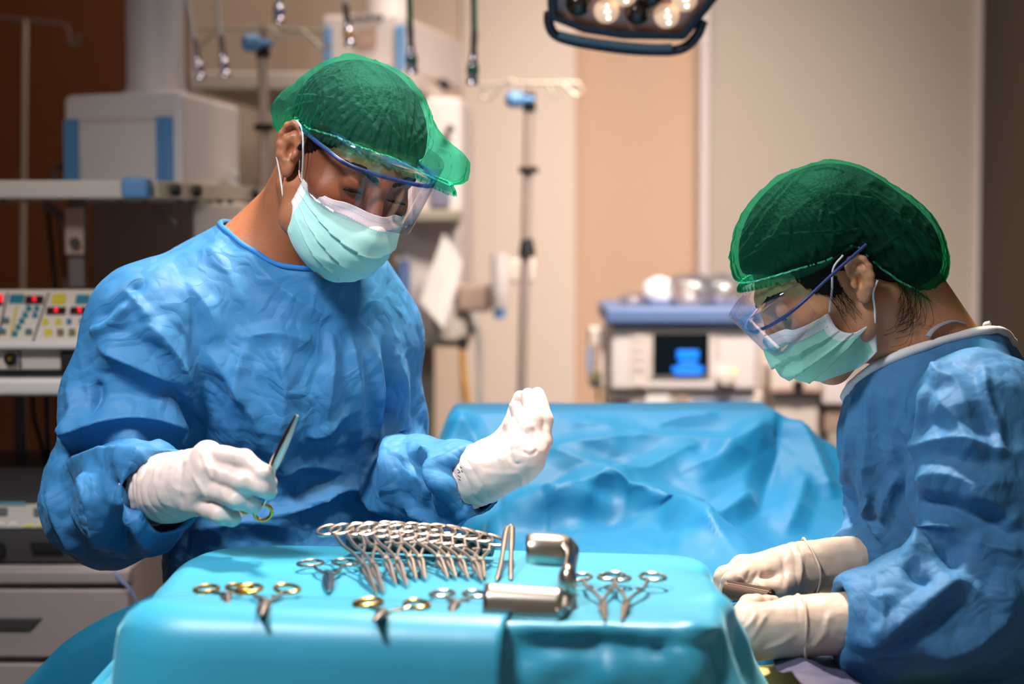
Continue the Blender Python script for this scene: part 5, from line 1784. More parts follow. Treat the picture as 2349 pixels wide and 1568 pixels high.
# ================================================================== glove / hand builder
def hand_sdf_fn(wrist, mcps, fingers, thumb, palm_r=.016, gaunt=None, extra=None, k=.010):
    """wrist: (point, radius); mcps: knuckle points; fingers: list of (points, radii)"""
    def f(p):
        d = None
        wp, wr = wrist
        for q, r in mcps:
            e = sd_cap(p, wp, q, wr * .86, r)
            d = e if d is None else smin(d, e, .018)
        for i in range(len(mcps) - 1):
            d = smin(d, sd_cap(p, mcps[i][0], mcps[i + 1][0], mcps[i][1] * .95, mcps[i + 1][1] * .95), .010)
        for pts, rs in fingers:
            d = smin(d, sd_chain(p, pts, rs, .004), .0035)
        for pts, rs in thumb:
            d = smin(d, sd_chain(p, pts, rs, .005), .006)
        if gaunt:
            a, b, ra, rb = gaunt
            d = smin(d, sd_cap(p, a, b, ra, rb), .012)
        if extra:
            d = extra(p, d)
        return d
    return f


def make_glove(parent, name, f, ctr, R, m, h=.0016, axis=None, wr=.0016, seed=1, cut=None, bead=None, folds=None):
    V, Fq = mesh_sdf(f, np.asarray(ctr) - R, np.asarray(ctr) + R, h, 4, 1.7, 1)
    if cut is not None:                      # open end of the gauntlet
        o_, n_ = cut
        side = (V - o_) @ n_
        keep = np.all(side[Fq] > 0, axis=1)
        Fq = Fq[keep]
        used = np.unique(Fq); mp = np.full(len(V), -1); mp[used] = np.arange(len(used)); V = V[used]; Fq = mp[Fq]
    N = vnormals(V, Fq)
    dsp = (fbm(V * 70, seed, 2)) * .0006 + (ridge(V * 38, seed + 2) - .5) * .0009
    if axis is not None:                     # rings of slack round the wrist
        a, b, zone, amp = axis
        t = (V - a) @ unit(b - a)
        L = np.linalg.norm(b - a)
        env = np.clip(1 - np.abs(t / L - zone[0]) / zone[1], 0, 1)
        wv = vnoise(V * 30, seed + 5) * .9
        dsp += amp * env * (np.abs(np.sin(t * 230 + wv * 2.2)) ** .6 - .6)
    if folds:
        dsp += fold_disp(V, bvh(V, Fq), folds)
    V = V + N * dsp[:, None]
    o = fast_obj(name, V, Fq, m, parent)
    if bead is not None:
        c, n_, r, rr = bead
        n_ = unit(n_)
        h_ = unit(np.cross(n_, (0.2, 0.3, 1))); u_ = np.cross(n_, h_)
        b = MB()
        rg = np.random.RandomState(seed)
        pts = []
        for i in range(48):
            a = 2 * math.pi * i / 48
            pts.append(c + (r + .0016 * math.sin(a * 3 + seed) + .001 * math.sin(a * 7)) * (math.cos(a) * h_ + math.sin(a) * u_) + n_ * (.0025 * math.sin(a * 2 + seed)))
        glove_bead(b, pts, rr, 8)
        b.build('rolled_edge', m, o)
    return o


def make_gown(parent, f, lo, hi, h, m, tracks, cr_amp, seed, cut=None, zone=None, cscale=9.0):
    V, Fq = mesh_sdf(f, lo, hi, h, 4, 1.6, 2)
    tree = bvh(V, Fq)
    N = vnormals(V, Fq)
    d = 1.55 * fold_disp(V, tree, tracks)
    c = -1.3 * facets(V * np.array((1.25, 1.25, 0.70)), cscale, seed) + .50 * facets(V * np.array((1.1, 1.1, .8)), cscale * 2.2, seed + 50)
    c2 = (crumple(V * np.array((1.0, 1.0, 1.0)), cscale * 2.3, seed + 7) - .42)
    env = np.ones(len(V)) if zone is None else zone(V)
    d = d + cr_amp * env * (c + .16 * c2) + .004 * env * vnoise(V * 11, seed + 40)
    V = V + N * d[:, None]
    if cut is not None:
        dist = cut(V)
        keep = np.all(dist[Fq] > 0.0035, axis=1)
        Fq = Fq[keep]
        used = np.unique(Fq); mp = np.full(len(V), -1); mp[used] = np.arange(len(used)); V = V[used]; Fq = mp[Fq]
    o = fast_obj('gown', V, Fq, m, parent)
    return o, V, Fq


def boundary_loops(Fq):
    e = np.concatenate([Fq[:, [i, (i + 1) % 4]] for i in range(4)])
    key = np.sort(e, 1)
    u, inv, cnt = np.unique(key, axis=0, return_inverse=True, return_counts=True)
    b = e[cnt[inv.ravel()] == 1]
    nxt = {}
    for a, c in b:
        nxt.setdefault(int(a), []).append(int(c))
    loops = []
    while nxt:
        s = next(iter(nxt)); L = [s]
        cur = s
        while cur in nxt:
            n_ = nxt[cur].pop()
            if not nxt[cur]: del nxt[cur]
            if n_ == s: break
            L.append(n_); cur = n_
        loops.append(L)
    return sorted(loops, key=len, reverse=True)


def binding(parent, V, Fq, near, r, m, flat=.35, name='neck_binding', width=1.0):
    loops = [L for L in boundary_loops(Fq) if np.linalg.norm(V[L].mean(0) - near) < .14]
    if not loops: return None
    q = V[loops[0]]
    n = 160
    L = np.vstack([q, q[:1]])
    s = np.concatenate([[0], np.cumsum(np.linalg.norm(np.diff(L, axis=0), axis=1))])
    t = np.linspace(0, s[-1], n, endpoint=False)
    R = np.stack([np.interp(t, s, L[:, k]) for k in range(3)], 1)
    for _ in range(6):
        R = .5 * R + .25 * np.roll(R, 1, 0) + .25 * np.roll(R, -1, 0)
    c = R.mean(0)
    # strip: from the loop, outwards over the cloth and a little up the neck
    tang = np.roll(R, -1, 0) - np.roll(R, 1, 0); tang /= np.linalg.norm(tang, axis=1)[:, None]
    nl_ = np.zeros(3)
    for i in range(n): nl_ += np.cross(R[i] - c, R[(i + 1) % n] - c)
    nl_ = unit(nl_)
    if nl_[2] < 0: nl_ = -nl_
    rad = np.cross(tang, nl_); rad = np.where((np.sum(rad * (R - c), 1) < 0)[:, None], -rad, rad)
    rad /= np.linalg.norm(rad, axis=1)[:, None]
    vs = []
    prof = [(0.15, -.8), (0.75, -.35), (.85, .15), (.45, .6), (-.1, .75), (-.45, .4), (-.5, -.2)]
    wob = 1 + .12 * vnoise(np.stack([t * 40, t * 0, t * 0], 1), 3)
    for i in range(n):
        for a, b_ in prof:
            vs.append(R[i] + rad[i] * a * r * width * wob[i] + nl_ * b_ * r * width * wob[i])
    mpr = len(prof)
    fs = [(i * mpr + k, ((i + 1) % n) * mpr + k, ((i + 1) % n) * mpr + (k + 1) % mpr, i * mpr + (k + 1) % mpr) for i in range(n) for k in range(mpr)]
    return mesh_obj(name, vs, fs, m, parent, True)


def face_bits(parent, hc, HR, skin_f, w, hair_regions, brows=1.0, h=.0013, seed=3):
    """hair grown close to the skin, eyebrows, eyes; all in head-local axes"""
    def grow(regs, off, name):
        def f(p):
            q = to_local(p, hc, HR)
            r = None
            for a, b, ra, rb in regs:
                e = sd_cap(q, a, b, ra, rb) + vnoise(q * 260, seed) * min(.0025, .25 * ra)
                r = e if r is None else smin(r, e, .006)
            return smax(head_sdf(q, w) - off, r, .002)
        pts = np.array([x for a, b, ra, rb in regs for x in (a, b)]); rm = max(max(r[2], r[3]) for r in regs) + .006
        W = to_world(pts, hc, HR)
        V, Fq = mesh_sdf(f, W.min(0) - rm, W.max(0) + rm, h, 4, 2.2, 0)
        return fast_obj(name, V, Fq, M['hair'], parent)
    for regs in hair_regions:
        grow(regs, .0022, 'hair')
    if brows:
        for s in (-1, 1):
            grow([((s * .014, .100, .034), (s * .034, .092, .042), .0040 * brows, .0046 * brows), ((s * .034, .092, .042), (s * .052, .074, .038), .0046 * brows, .0022)], .0018, 'eyebrow')
    for s in (-1, 1):
        c = v3(s * .0315, .0795, .016)
        e = MB().ell((0, 0, 0), (.0126, .0122, .0118), 20, 14)
        V = to_world(np.array(e.v) + c, hc, HR)
        eye = mesh_obj('eye', V, e.f, M['eyewhite'], parent)
        g = unit(v3(0, .93, -.45))
        b = MB().lathe([(.0060, -.0004), (.0055, .0005), (.002, .0010)], to_world((c + g * .0113)[None], hc, HR)[0], HR @ g, 16)
        b.build('iris', M['iris'], eye)
        lash = [to_world(v3(c[0] + x * .0125, c[1] + .0150 - .0045 * x * x, c[2] - .0045 - .0018 * x * x)[None], hc, HR)[0] for x in np.linspace(-1, 1, 9)]
        MB().tube(lash, .0011, 6).build('eyelash', M['hair'], parent)


def make_visor(parent, hc, HR, bar, film_top, film_bot, r=.0022, arm_flat=1.0):
    """bar: head-local track of the blue frame (right temple round to left temple); film between two tracks"""
    t_ = thing('eye_shield', None, None)
    bpy.data.objects.remove(t_, do_unlink=True)
    B = [to_world(np.asarray(q)[None], hc, HR)[0] for q in spline(bar, 8)]
    fr = MB().tube(B, r, 10).build('eye_shield', M['frameblue'], parent)
    a = spline(film_top, 8); b = spline(film_bot, 8)
    n = min(len(a), len(b)); vs = []
    for j in range(7):
        t = j / 6
        for i in range(n):
            vs.append(to_world(((1 - t) * a[i] + t * b[i])[None], hc, HR)[0])
    fl = MB().grid(vs, n, 7).build('film', M['film'], fr)
    s_ = fl.modifiers.new('thickness', 'SOLIDIFY'); s_.thickness = 0.0003
    return fr


def ear_loops(parent, hc, HR, tracks, r=.0013):
    for tr in tracks:
        L = [to_world(np.asarray(q)[None], hc, HR)[0] for q in spline(tr, 8)]
        MB().tube(L, r, 8).build('ear_loop', M['maskwhite'], parent)


def legs(parent, hips, feet, m):
    for hp, ft in zip(hips, feet):
        kn = (hp + ft) / 2 + v3(0, -.02, .02)
        MB().tube(spline([hp, (hp + kn) / 2, kn, (kn + ft) / 2, ft + v3(0, 0, .09)], 6), list(np.linspace(.085, .052, 25)), 16).build('trouser_leg', m, parent)
        MB().ell((0, 0, 0), (.045, .12, .045), 18, 12).build('shoe', M['white'], parent).location = Vector(ft + v3(0, -.05, .045))


# ================================================================== the man
HC = P(795, 385, 2.50)
HRm = head_axes(v3(math.sin(math.radians(27)), -math.cos(math.radians(27)), 0), math.radians(30), math.radians(14))
man = thing('person', 'man in blue gown and green cap standing behind the instruments, holding scissors upright', 'person', (HC[0], HC[1] + .1, 0))
mSR, mSL = P(345, 748, 2.53), P(842, 775, 2.64)
mER, mEL = P(247, 1142, 2.54), P(888, 1112, 2.66)
mWR, mWL = P(372, 1127, 2.31), P(1090, 1103, 2.430)
mNB = P(690, 590, 2.60)

def man_body(p):
    q = to_local(p, HC, HRm)
    near = np.linalg.norm(q, axis=1) < .26
    d = np.linalg.norm(q, axis=1) - .12
    d[near] = head_sdf(q[near])
    hb = to_world(v3(0, -.028, -.045)[None], HC, HRm)[0]
    d = smin(d, sd_cap(p, hb, P(682, 585, 2.60), .054, .060), .02)
    d = smin(d, sd_cap(p, to_world(v3(.01, -.05, -.03)[None], HC, HRm)[0], P(650, 560, 2.64), .045, .055), .03)
    d = smin(d, sd_cap(p, P(655, 545, 2.63), P(430, 690, 2.58), .052, .05), .04)
    d = smin(d, sd_cap(p, P(730, 620, 2.63), P(835, 745, 2.64), .05, .045), .04)
    # sinew from behind the ear down to the collarbone
    d = smin(d, sd_cap(p, to_world(v3(.055, -.02, -.05)[None], HC, HRm)[0], P(735, 640, 2.53), .012, .012), .02)
    n = v3(.34, -.94, 0)
    d = smin(d, sd_fcap(p, P(650, 790, 2.63), P(655, 1330, 2.65), .135, .125, n, .70), .05)
    for S, E, W in ((mSR, mER, mWR), (mSL, mEL, mWL)):
        d = smin(d, sd_chain(p, [S, E, W], [.048, .040, .028], .02), .03)
    return d

V, Fq = mesh_sdf(man_body, (-.66, 2.26, .98), (.02, 2.84, 1.66), .0017, 4, 1.5, 1)
body = fast_obj('body', V, Fq, M['skin_m'], man)

def man_gown(p):
    n = unit(v3(.30, -.95, 0))
    d = sd_fcap(p, P(652, 800, 2.63), P(648, 1340, 2.66), .160, .150, n, .74)
    d = smin(d, sd_cap(p, P(648, 1340, 2.66), P(640, 1340, 2.66) - v3(0, 0, .45), .135, .17), .06)
    d = smin(d, sd_cap(p, P(622, 588, 2.62), mSR, .047, .078), .07)
    d = smin(d, sd_cap(p, P(765, 655, 2.62), mSL, .050, .066), .06)
    d = smin(d, sd_cap(p, P(690, 700, 2.60), P(660, 860, 2.58), .09, .10), .08)
    sr = sd_chain(p, [mSR, P(292, 950, 2.54), mER], [.080, .084, .079], .03)
    sr = smin(sr, sd_chain(p, [mER, P(310, 1140, 2.42), mWR], [.077, .066, .052], .03), .03)
    ax = unit(mWR - P(310, 1140, 2.42))
    sr = smax(sr, (p - mWR - ax * .004) @ ax, .006)
    sr = smax(sr, -sd_cap(p, mWR - ax * .035, mWR + ax * .08, .043, .047), .006)
    sl = sd_chain(p, [mSL, P(862, 930, 2.655), mEL], [.066, .056, .062], .03)
    sl = smin(sl, sd_chain(p, [mEL, P(985, 1112, 2.535), mWL], [.060, .054, .044], .03), .03)
    ax = unit(mWL - P(985, 1112, 2.535))
    sl = smax(sl, (p - mWL - ax * .002) @ ax, .006)
    sl = smax(sl, -sd_cap(p, mWL - ax * .03, mWL + ax * .08, .035, .039), .006)
    d = smin(d, sr, .022)
    d = smin(d, sl, .022)
    return np.maximum(d, -man_neck(p))

mNA, mNBt = P(660, 430, 2.60), P(682, 552, 2.590)
def man_neck(p): return sd_cap(p, mNBt, mNA, .084, .092)

man_folds = [
    ([(335, 735), (392, 800), (446, 885)], .011, .022), ([(222, 792), (300, 826), (385, 872), (440, 935)], .014, .030),
    ([(215, 868), (222, 905), (214, 955)], -.008, .014), ([(140, 1010), (230, 968), (330, 955), (436, 985)], .016, .030),
    ([(120, 1045), (200, 1022), (300, 1003), (400, 1012)], -.012, .018), ([(140, 1085), (240, 1050), (350, 1050)], .012, .022),
    ([(198, 1085), (228, 1150), (238, 1250)], .013, .024), ([(292, 1075), (302, 1170), (345, 1250)], .012, .022),
    ([(116, 1110), (140, 1200), (195, 1290)], .009, .022), ([(256, 1095), (270, 1180), (292, 1290)], -.012, .016),
    ([(160, 880), (172, 950), (150, 1000)], .007, .02), ([(300, 690), (260, 740), (205, 760)], .007, .016), ([(285, 660), (330, 715), (345, 740)], .006, .012),
    ([(330, 640), (260, 700), (225, 740)], -.006, .014), ([(360, 880), (400, 900), (430, 960), (440, 1000)], -.009, .016),
    ([(470, 800), (540, 880), (590, 960), (612, 1050)], .008, .024), ([(560, 775), (640, 765), (735, 795)], .005, .018), ([(566, 790), (548, 860), (560, 930)], .006, .016),
    ([(640, 780), (655, 900), (640, 1010), (650, 1100)], .007, .022), ([(760, 765), (752, 880), (735, 1010)], .008, .020), ([(800, 760), (815, 900), (820, 1020)], .007, .02),
    ([(850, 770), (862, 900), (852, 1040)], .009, .018), ([(905, 800), (915, 920), (900, 1060), (880, 1140)], .011, .024), ([(880, 790), (886, 900), (876, 1000)], -.006, .014),
    ([(700, 1000), (742, 985), (775, 950), (800, 940)], .007, .014), ([(640, 1090), (700, 1060), (790, 1080)], .007, .016), ([(690, 1150), (790, 1112), (850, 1140), (900, 1175)], .010, .02),
    ([(600, 1180), (690, 1165), (760, 1120)], .010, .02), ([(440, 1220), (560, 1195), (680, 1215)], .010, .024),
    ([(470, 560), (520, 620), (560, 700)], .004, .018), ([(550, 560), (620, 640), (700, 700), (780, 740)], .0045, .02), ([(420, 640), (480, 720), (500, 800)], .005, .02),
    ([(400, 600), (440, 690), (450, 780)], -.004, .02),
    ([(962, 1030), (1004, 1062), (1012, 1150)], .009, .016), ([(1045, 1040), (1010, 1090), (1062, 1176)], .009, .014), ([(925, 1165), (1000, 1188), (1075, 1190)], .010, .016),
    ([(940, 1050), (975, 1090), (985, 1170)], -.009, .014), ([(1030, 1060), (1035, 1110), (1045, 1160)], -.007, .012), ([(1090, 1160), (1060, 1180), (1020, 1200)], .007, .012),
]
def mzone(V):
    # the shoulders are pulled smooth, sleeves and lap crumple most
    s = np.clip((1.30 - V[:, 2]) / .12, .28, 1)
    return s
gown, GV, GF = make_gown(man, man_gown, (-.76, 2.18, .60), (.10, 2.92, 1.50), .0031, M['gown'], man_folds, .0125, 5, man_neck, mzone, 8.5)
binding(gown, GV, GF, mNBt, .0052, M['bluebinding'])

# cap
def man_cap_solid(q):
    d = sd_ell(q, (0, -.010, .057), (.087, .109, .080))
    d = smin(d, sd_cap(q, (-.060, .068, .066), (-.092, .066, .062), .030, .026), .035)
    d = smin(d, sd_ell(q, (.060, -.066, .024), (.030, .034, .028)), .03)
    return ear_room(q, d)
def man_rim(y, x):
    z = np.interp(y, [-.12, -.085, -.05, -.036, -.026, .014, .06, .10], [-.035, -.024, -.004, .012, .038, .043, .060, .068])
    return z - .014 * np.clip(-x / .07, 0, 1.3) * (y > 0)
make_cap(man, HC, HRm, man_cap_solid, (0, -.010, .050), man_rim, M['cap'], 4, 46, .0060, tracks=[
    ([(821, 136), (881, 189), (903, 250), (928, 336)], .0055, .8), ([(774, 139), (739, 189), (731, 261)], .005, .6), ([(838, 165), (874, 250), (924, 332)], .004, .7), ([(928, 168), (946, 225), (939, 300), (931, 330)], .005, .8),
    ([(963, 179), (988, 218), (971, 279), (935, 330)], .006, .9), ([(1006, 243), (988, 296), (939, 336)], .006, .8), ([(685, 220), (710, 219), (760, 226)], .003, .5), ([(742, 190), (746, 243), (737, 279)], .004, .55),
    ([(781, 185), (778, 243), (789, 275)], .004, .5), ([(700, 190), (692, 235), (680, 270)], .004, .5), ([(810, 236), (846, 271), (862, 300)], .005, .7), ([(860, 140), (915, 200), (925, 260), (929, 330)], .004, .6),
    ([(1003, 343), (1030, 350), (1050, 364)], .004, .5), ([(985, 350), (1010, 385), (1035, 350)], .004, .5), ([(650, 262), (690, 240), (720, 236)], .004, .5), ([(820, 190), (835, 230), (830, 285)], .003, .45), ([(905, 220), (880, 262), (900, 310)], .003, .5)])
def man_hair_solid(q):
    d = sd_ell(q, (0, -.012, .049), (.0815, .1030, .0825))
    return smax(d, -(q[:, 2] - np.interp(q[:, 1], [-.12, -.05, .02, .10], [-.03, .0, .040, .082]) + .004 * vnoise(q * 120, 3)), .01)
Wc = to_world(v3(0, -.01, .05)[None], HC, HRm)[0]
V, Fq = mesh_sdf(lambda p: man_hair_solid(to_local(p, HC, HRm)), Wc - .15, Wc + .15, .003, 4, 1.6, 1)
fast_obj('hair', V, Fq, M['hair'], man)
face_bits(man, HC, HRm, None, 1.0, [[((s * .074, .030, .046), (s * .074, .012, .018), .018, .008), ((s * .062, .056, .060), (s * .072, .034, .045), .012, .014)] for s in (-1, 1)])
mk = make_mask(man, HC, HRm, [(.121, .000), (.137, -.024), (.136, -.050), (.124, -.082), (.100, -.110), (.066, -.122)], [(.0665, .030, -.016), (.0650, .026, -.045), (.062, .020, -.076)], M['mask'], M['maskwhite'], 2)
for s in (-1, 1):
    ear_loops(mk, HC, HRm, [[(s * .066, .029, -.019), (s * .076, .022, .012), (s * .083, .008, .036), (s * .086, -.010, .040)], [(s * .061, .021, -.072), (s * .067, .004, -.056), (s * .076, -.012, -.034), (s * .084, -.022, -.018)]])
def both(half): return [(-x, y, z) for x, y, z in half][::1] + [(x, y, z) for x, y, z in half][::-1]
make_visor(man, HC, HRm, both([(-.080, -.012, .034), (-.081, .030, .040), (-.078, .064, .045), (-.050, .104, .046)]),
           both([(-.083, .020, .062), (-.082, .050, .068), (-.072, .085, .073), (-.045, .115, .076)]), both([(-.082, .028, .008), (-.081, .052, -.010), (-.070, .086, -.018), (-.038, .124, -.014)]), r=.0027)

# right hand, a fist round the scissors
w_ = P(392, 1120, 2.30)
mc = [(P(478, 1042, 2.255), .0150), (P(487, 1078, 2.238), .0150), (P(480, 1116, 2.238), .0142), (P(452, 1152, 2.255), .0135)]
fg = [([P(478, 1042, 2.255), P(560, 1054, 2.205), P(604, 1086, 2.192), P(620, 1106, 2.203)], [.0132, .0122, .0102, .0088]),
      ([P(487, 1078, 2.238), P(556, 1104, 2.190), P(600, 1118, 2.190), P(618, 1128, 2.204)], [.0132, .0122, .0102, .0088]),
      ([P(480, 1116, 2.238), P(545, 1144, 2.193), P(575, 1156, 2.198), P(586, 1160, 2.212)], [.0128, .0115, .0098, .0086]),
      ([P(452, 1152, 2.255), P(505, 1180, 2.218), P(532, 1188, 2.222), P(540, 1186, 2.235)], [.0122, .0108, .0092, .0082])]
th = [([P(420, 1085, 2.295), P(500, 1078, 2.262), P(560, 1085, 2.232), P(604, 1100, 2.215)], [.020, .014, .0115, .0095])]
ga, gb_ = P(338, 1124, 2.342), P(424, 1108, 2.283)
f = hand_sdf_fn((w_, .036), mc, fg, th, gaunt=(ga, gb_, .040, .0345))
ax = unit(gb_ - ga)
make_glove(man, 'glove', f, P(470, 1110, 2.26), v3(.10, .12, .085), M['glove'], .0015, (ga, gb_, (.5, .9), .0022), seed=3, cut=(ga + ax * .004, ax), bead=(ga + ax * .006, ax, .0405, .0016),
           folds=[([(462, 1030), (478, 1075), (490, 1110)], .0018, .006), ([(440, 1085), (462, 1120), (480, 1150)], .0018, .006), ([(420, 1050), (412, 1110), (420, 1165)], -.002, .006)])
clamp_tool('scissors', 'steel scissors with gold rings held upright in the right fist of the man', 'scissors', P(681, 952, 2.172), P(584, 1166, 2.212), .0105, (.0105, .0088), 'gold', 'steel', up=(0.1, -1, .15), jaw_w=.0062, pivot=.45, wire=.0021)

# left hand, open and raised, leaning back, back of the fingers towards the camera
w_ = P(1112, 1082, 2.432)
mc = [(P(1190, 1052, 2.416), .0125), (P(1212, 1036, 2.424), .0130), (P(1228, 1022, 2.434), .0132), (P(1240, 1012, 2.446), .0126)]
fg = [([P(1189, 1058, 2.412), P(1187, 1014, 2.418), P(1172, 974, 2.434)], [.0104, .0096, .0082]),
      ([P(1212, 1034, 2.420), P(1207, 985, 2.428), P(1182, 934, 2.446)], [.0108, .0100, .0084]),
      ([P(1226, 1020, 2.430), P(1225, 964, 2.440), P(1211, 904, 2.462)], [.0110, .0102, .0086]),
      ([P(1241, 1012, 2.440), P(1251, 962, 2.450), P(1233, 902, 2.470)], [.0108, .0102, .0086])]
th = [([P(1135, 1048, 2.455), P(1172, 985, 2.485), P(1194, 912, 2.488)], [.016, .0125, .0095])]
ga, gb_ = P(1054, 1113, 2.444), P(1122, 1078, 2.430)
def palm_pad(p, d):
    d = smin(d, sd_ell(p, P(1186, 1062, 2.422), (.030, .018, .026)), .02)
    return smin(d, sd_cap(p, P(1140, 1035, 2.440), P(1166, 985, 2.455), .014, .010), .02)
f = hand_sdf_fn((w_, .0330), mc, fg, th, gaunt=(ga, gb_, .0345, .0330), extra=palm_pad)
ax = unit(gb_ - ga)
lgl = make_glove(man, 'glove', f, P(1165, 1030, 2.445), v3(.085, .10, .105), M['glove'], .0014, (ga, gb_, (.45, .9), .0016), seed=8, cut=(ga + ax * .003, ax), bead=(ga + ax * .005, ax, .0350, .0016),
           folds=[([(1172, 985), (1168, 1025), (1180, 1062), (1205, 1060)], -.0022, .005), ([(1152, 985), (1148, 1040), (1156, 1075)], .0018, .005), ([(1200, 1034), (1218, 1042), (1234, 1030)], -.0018, .004)])
pelv = P(650, 1340, 2.68)
legs(man, [v3(pelv[0] - .09, 2.68, .85), v3(pelv[0] + .09, 2.70, .85)], [v3(pelv[0] - .13, 2.66, 0), v3(pelv[0] + .13, 2.70, 0)], M['gown'])


def print_marks(parent, o, strokes, m, r=.00045, name='printed_mark'):
    """ink strokes laid on a glove"""
    me = o.data
    Vv_ = np.array([v.co[:] for v in me.vertices]) + np.array(o.matrix_world.translation)
    tr = bvh(Vv_, [tuple(p.vertices) for p in me.polygons])
    b_ = MB()
    for st_ in strokes:
        L3 = lay(tr, st_)
        if len(L3) > 1:
            L3 = [q - unit(q - v3(0, 0, CAM_Z)) * .0004 for q in L3]
            b_.tube(L3, r, 6)
    if b_.v:
        b_.build(name, m, o)

bpy.context.view_layer.update()
print_marks(man, lgl, [[(1049, 1076), (1054, 1080)], [(1051, 1084), (1056, 1082)], [(1050, 1090), (1056, 1094)], [(1055, 1070), (1059, 1073)], [(1052, 1098), (1056, 1101)], [(1058, 1078), (1061, 1082)]], M['black'])
# ================================================================== the woman
WHC = P(1946, 640, 2.37) + v3(0, .070, 0)
WR_ = head_axes(v3(-math.cos(math.radians(6)), -math.sin(math.radians(6)), 0), math.radians(39), math.radians(0))
# her left side faces the camera; the right-hand axis points away
wom = thing('person', 'woman in pale blue gown and dark green cap bending over the operating table in profile', 'person', (P(2160, 1400, 2.5)[0], 2.5, 0))
wSN, wEN, wWN = P(2240, 950, 2.33), P(2325, 1330, 2.28), P(1925, 1418, 2.235)      # near arm
wSF, wEF, wWF = P(2130, 960, 2.66), P(2190, 1310, 2.64), P(1935, 1296, 2.46)       # far arm
wNB = P(2120, 815, 2.44)

def wom_body(p):
    q = to_local(p, WHC, WR_)
    near = np.linalg.norm(q, axis=1) < .26
    d = np.linalg.norm(q, axis=1) - .12
    d[near] = head_sdf(q[near], .96, True)
    hb = to_world(v3(0, -.030, -.040)[None], WHC, WR_)[0]
    d = smin(d, sd_cap(p, hb, P(2110, 815, 2.45), .050, .056), .02)
    d = smin(d, sd_cap(p, to_world(v3(0, -.065, -.02)[None], WHC, WR_)[0], P(2190, 842, 2.46), .040, .050), .03)
    d = smin(d, sd_cap(p, P(2170, 850, 2.47), wSN + v3(0, .04, -.01), .046, .042), .03)
    d = smin(d, sd_cap(p, P(2170, 850, 2.48), wSF, .046, .045), .03)
    # sinew along the throat
    d = smin(d, sd_cap(p, to_world(v3(-.050, -.020, -.05)[None], WHC, WR_)[0], P(2040, 850, 2.42), .011, .011), .02)
    d = smin(d, sd_fcap(p, P(2160, 1090, 2.50), P(2180, 1500, 2.55), .125, .12, v3(1, 0, 0), .70), .05)
    for S, E, W in ((wSN, wEN, wWN), (wSF, wEF, wWF)):
        d = smin(d, sd_chain(p, [S, E, W], [.044, .037, .026], .02), .03)
    return d

V, Fq = mesh_sdf(wom_body, (.28, 2.14, .84), (.78, 2.82, 1.56), .0017, 4, 1.5, 1)
fast_obj('body', V, Fq, M['skin_w'], wom)

wN0, wN1 = P(2140, 800, 2.445), P(2100, 660, 2.445)
_pf, _pn, _pb = P(2006, 856, 2.45), P(2150, 776, 2.388), P(2276, 786, 2.475)
_pl = unit(np.cross(_pb - _pf, _pn - _pf)); _pl = _pl if _pl[2] > 0 else -_pl
wNC = P(2135, 790, 2.45)
def wom_neck(p): return smax(-((p - _pf) @ _pl), np.linalg.norm(p - wNC, axis=1) - .15, .01)

def wom_gown(p):
    d = sd_fcap(p, P(2165, 1095, 2.50), P(2165, 1420, 2.54), .165, .178, v3(1, .15, 0), .68)
    d = smin(d, sd_cap(p, P(2175, 1420, 2.56), P(2175, 1420, 2.56) - v3(0, 0, .5), .13, .16), .06)
    d = smin(d, sd_cap(p, P(2185, 905, 2.45), wSN, .068, .080), .045)
    d = smin(d, sd_cap(p, P(2185, 905, 2.48), wSF, .068, .070), .045)
    d = smin(d, sd_cap(p, P(2288, 890, 2.50), P(2360, 1050, 2.52), .048, .10), .04)
    d = smin(d, sd_cap(p, P(2095, 850, 2.452), P(2190, 815, 2.455), .062, .060), .045)
    d = smin(d, sd_cap(p, P(2060, 905, 2.45), P(2040, 1000, 2.46), .042, .06), .06)
    sn = sd_chain(p, [wSN, P(2262, 1120, 2.31), wEN], [.078, .084, .082], .03)
    fo = sd_chain(p, [wEN, P(2200, 1385, 2.255), P(2060, 1412, 2.24), wWN], [.082, .068, .062, .041], .03)
    hang = sd_fcap(p, P(2250, 1420, 2.27), P(2010, 1470, 2.24), .075, .050, v3(0, 1, .2), .55)
    fo = smin(fo, hang, .04)
    ax = unit(wWN - P(2060, 1412, 2.24))
    fo = smax(fo, (p - wWN) @ ax, .005)
    fo = smax(fo, -sd_cap(p, wWN - ax * .05, wWN + ax * .08, .036, .038), .005)
    sn = smin(sn, fo, .03)
    sf = sd_chain(p, [wSF, wEF, wWF + v3(.012, 0, .008)], [.068, .065, .043], .03)
    ax = unit(wWF - wEF)
    sf = smax(sf, (p - wWF + ax * .002) @ ax, .005)
    sf = smax(sf, -sd_cap(p, wWF - ax * .05, wWF + ax * .08, .032, .034), .005)
    d = smin(d, sf, .02)
    d = smin(d, sn, .014)
    return np.maximum(d, -wom_neck(p))

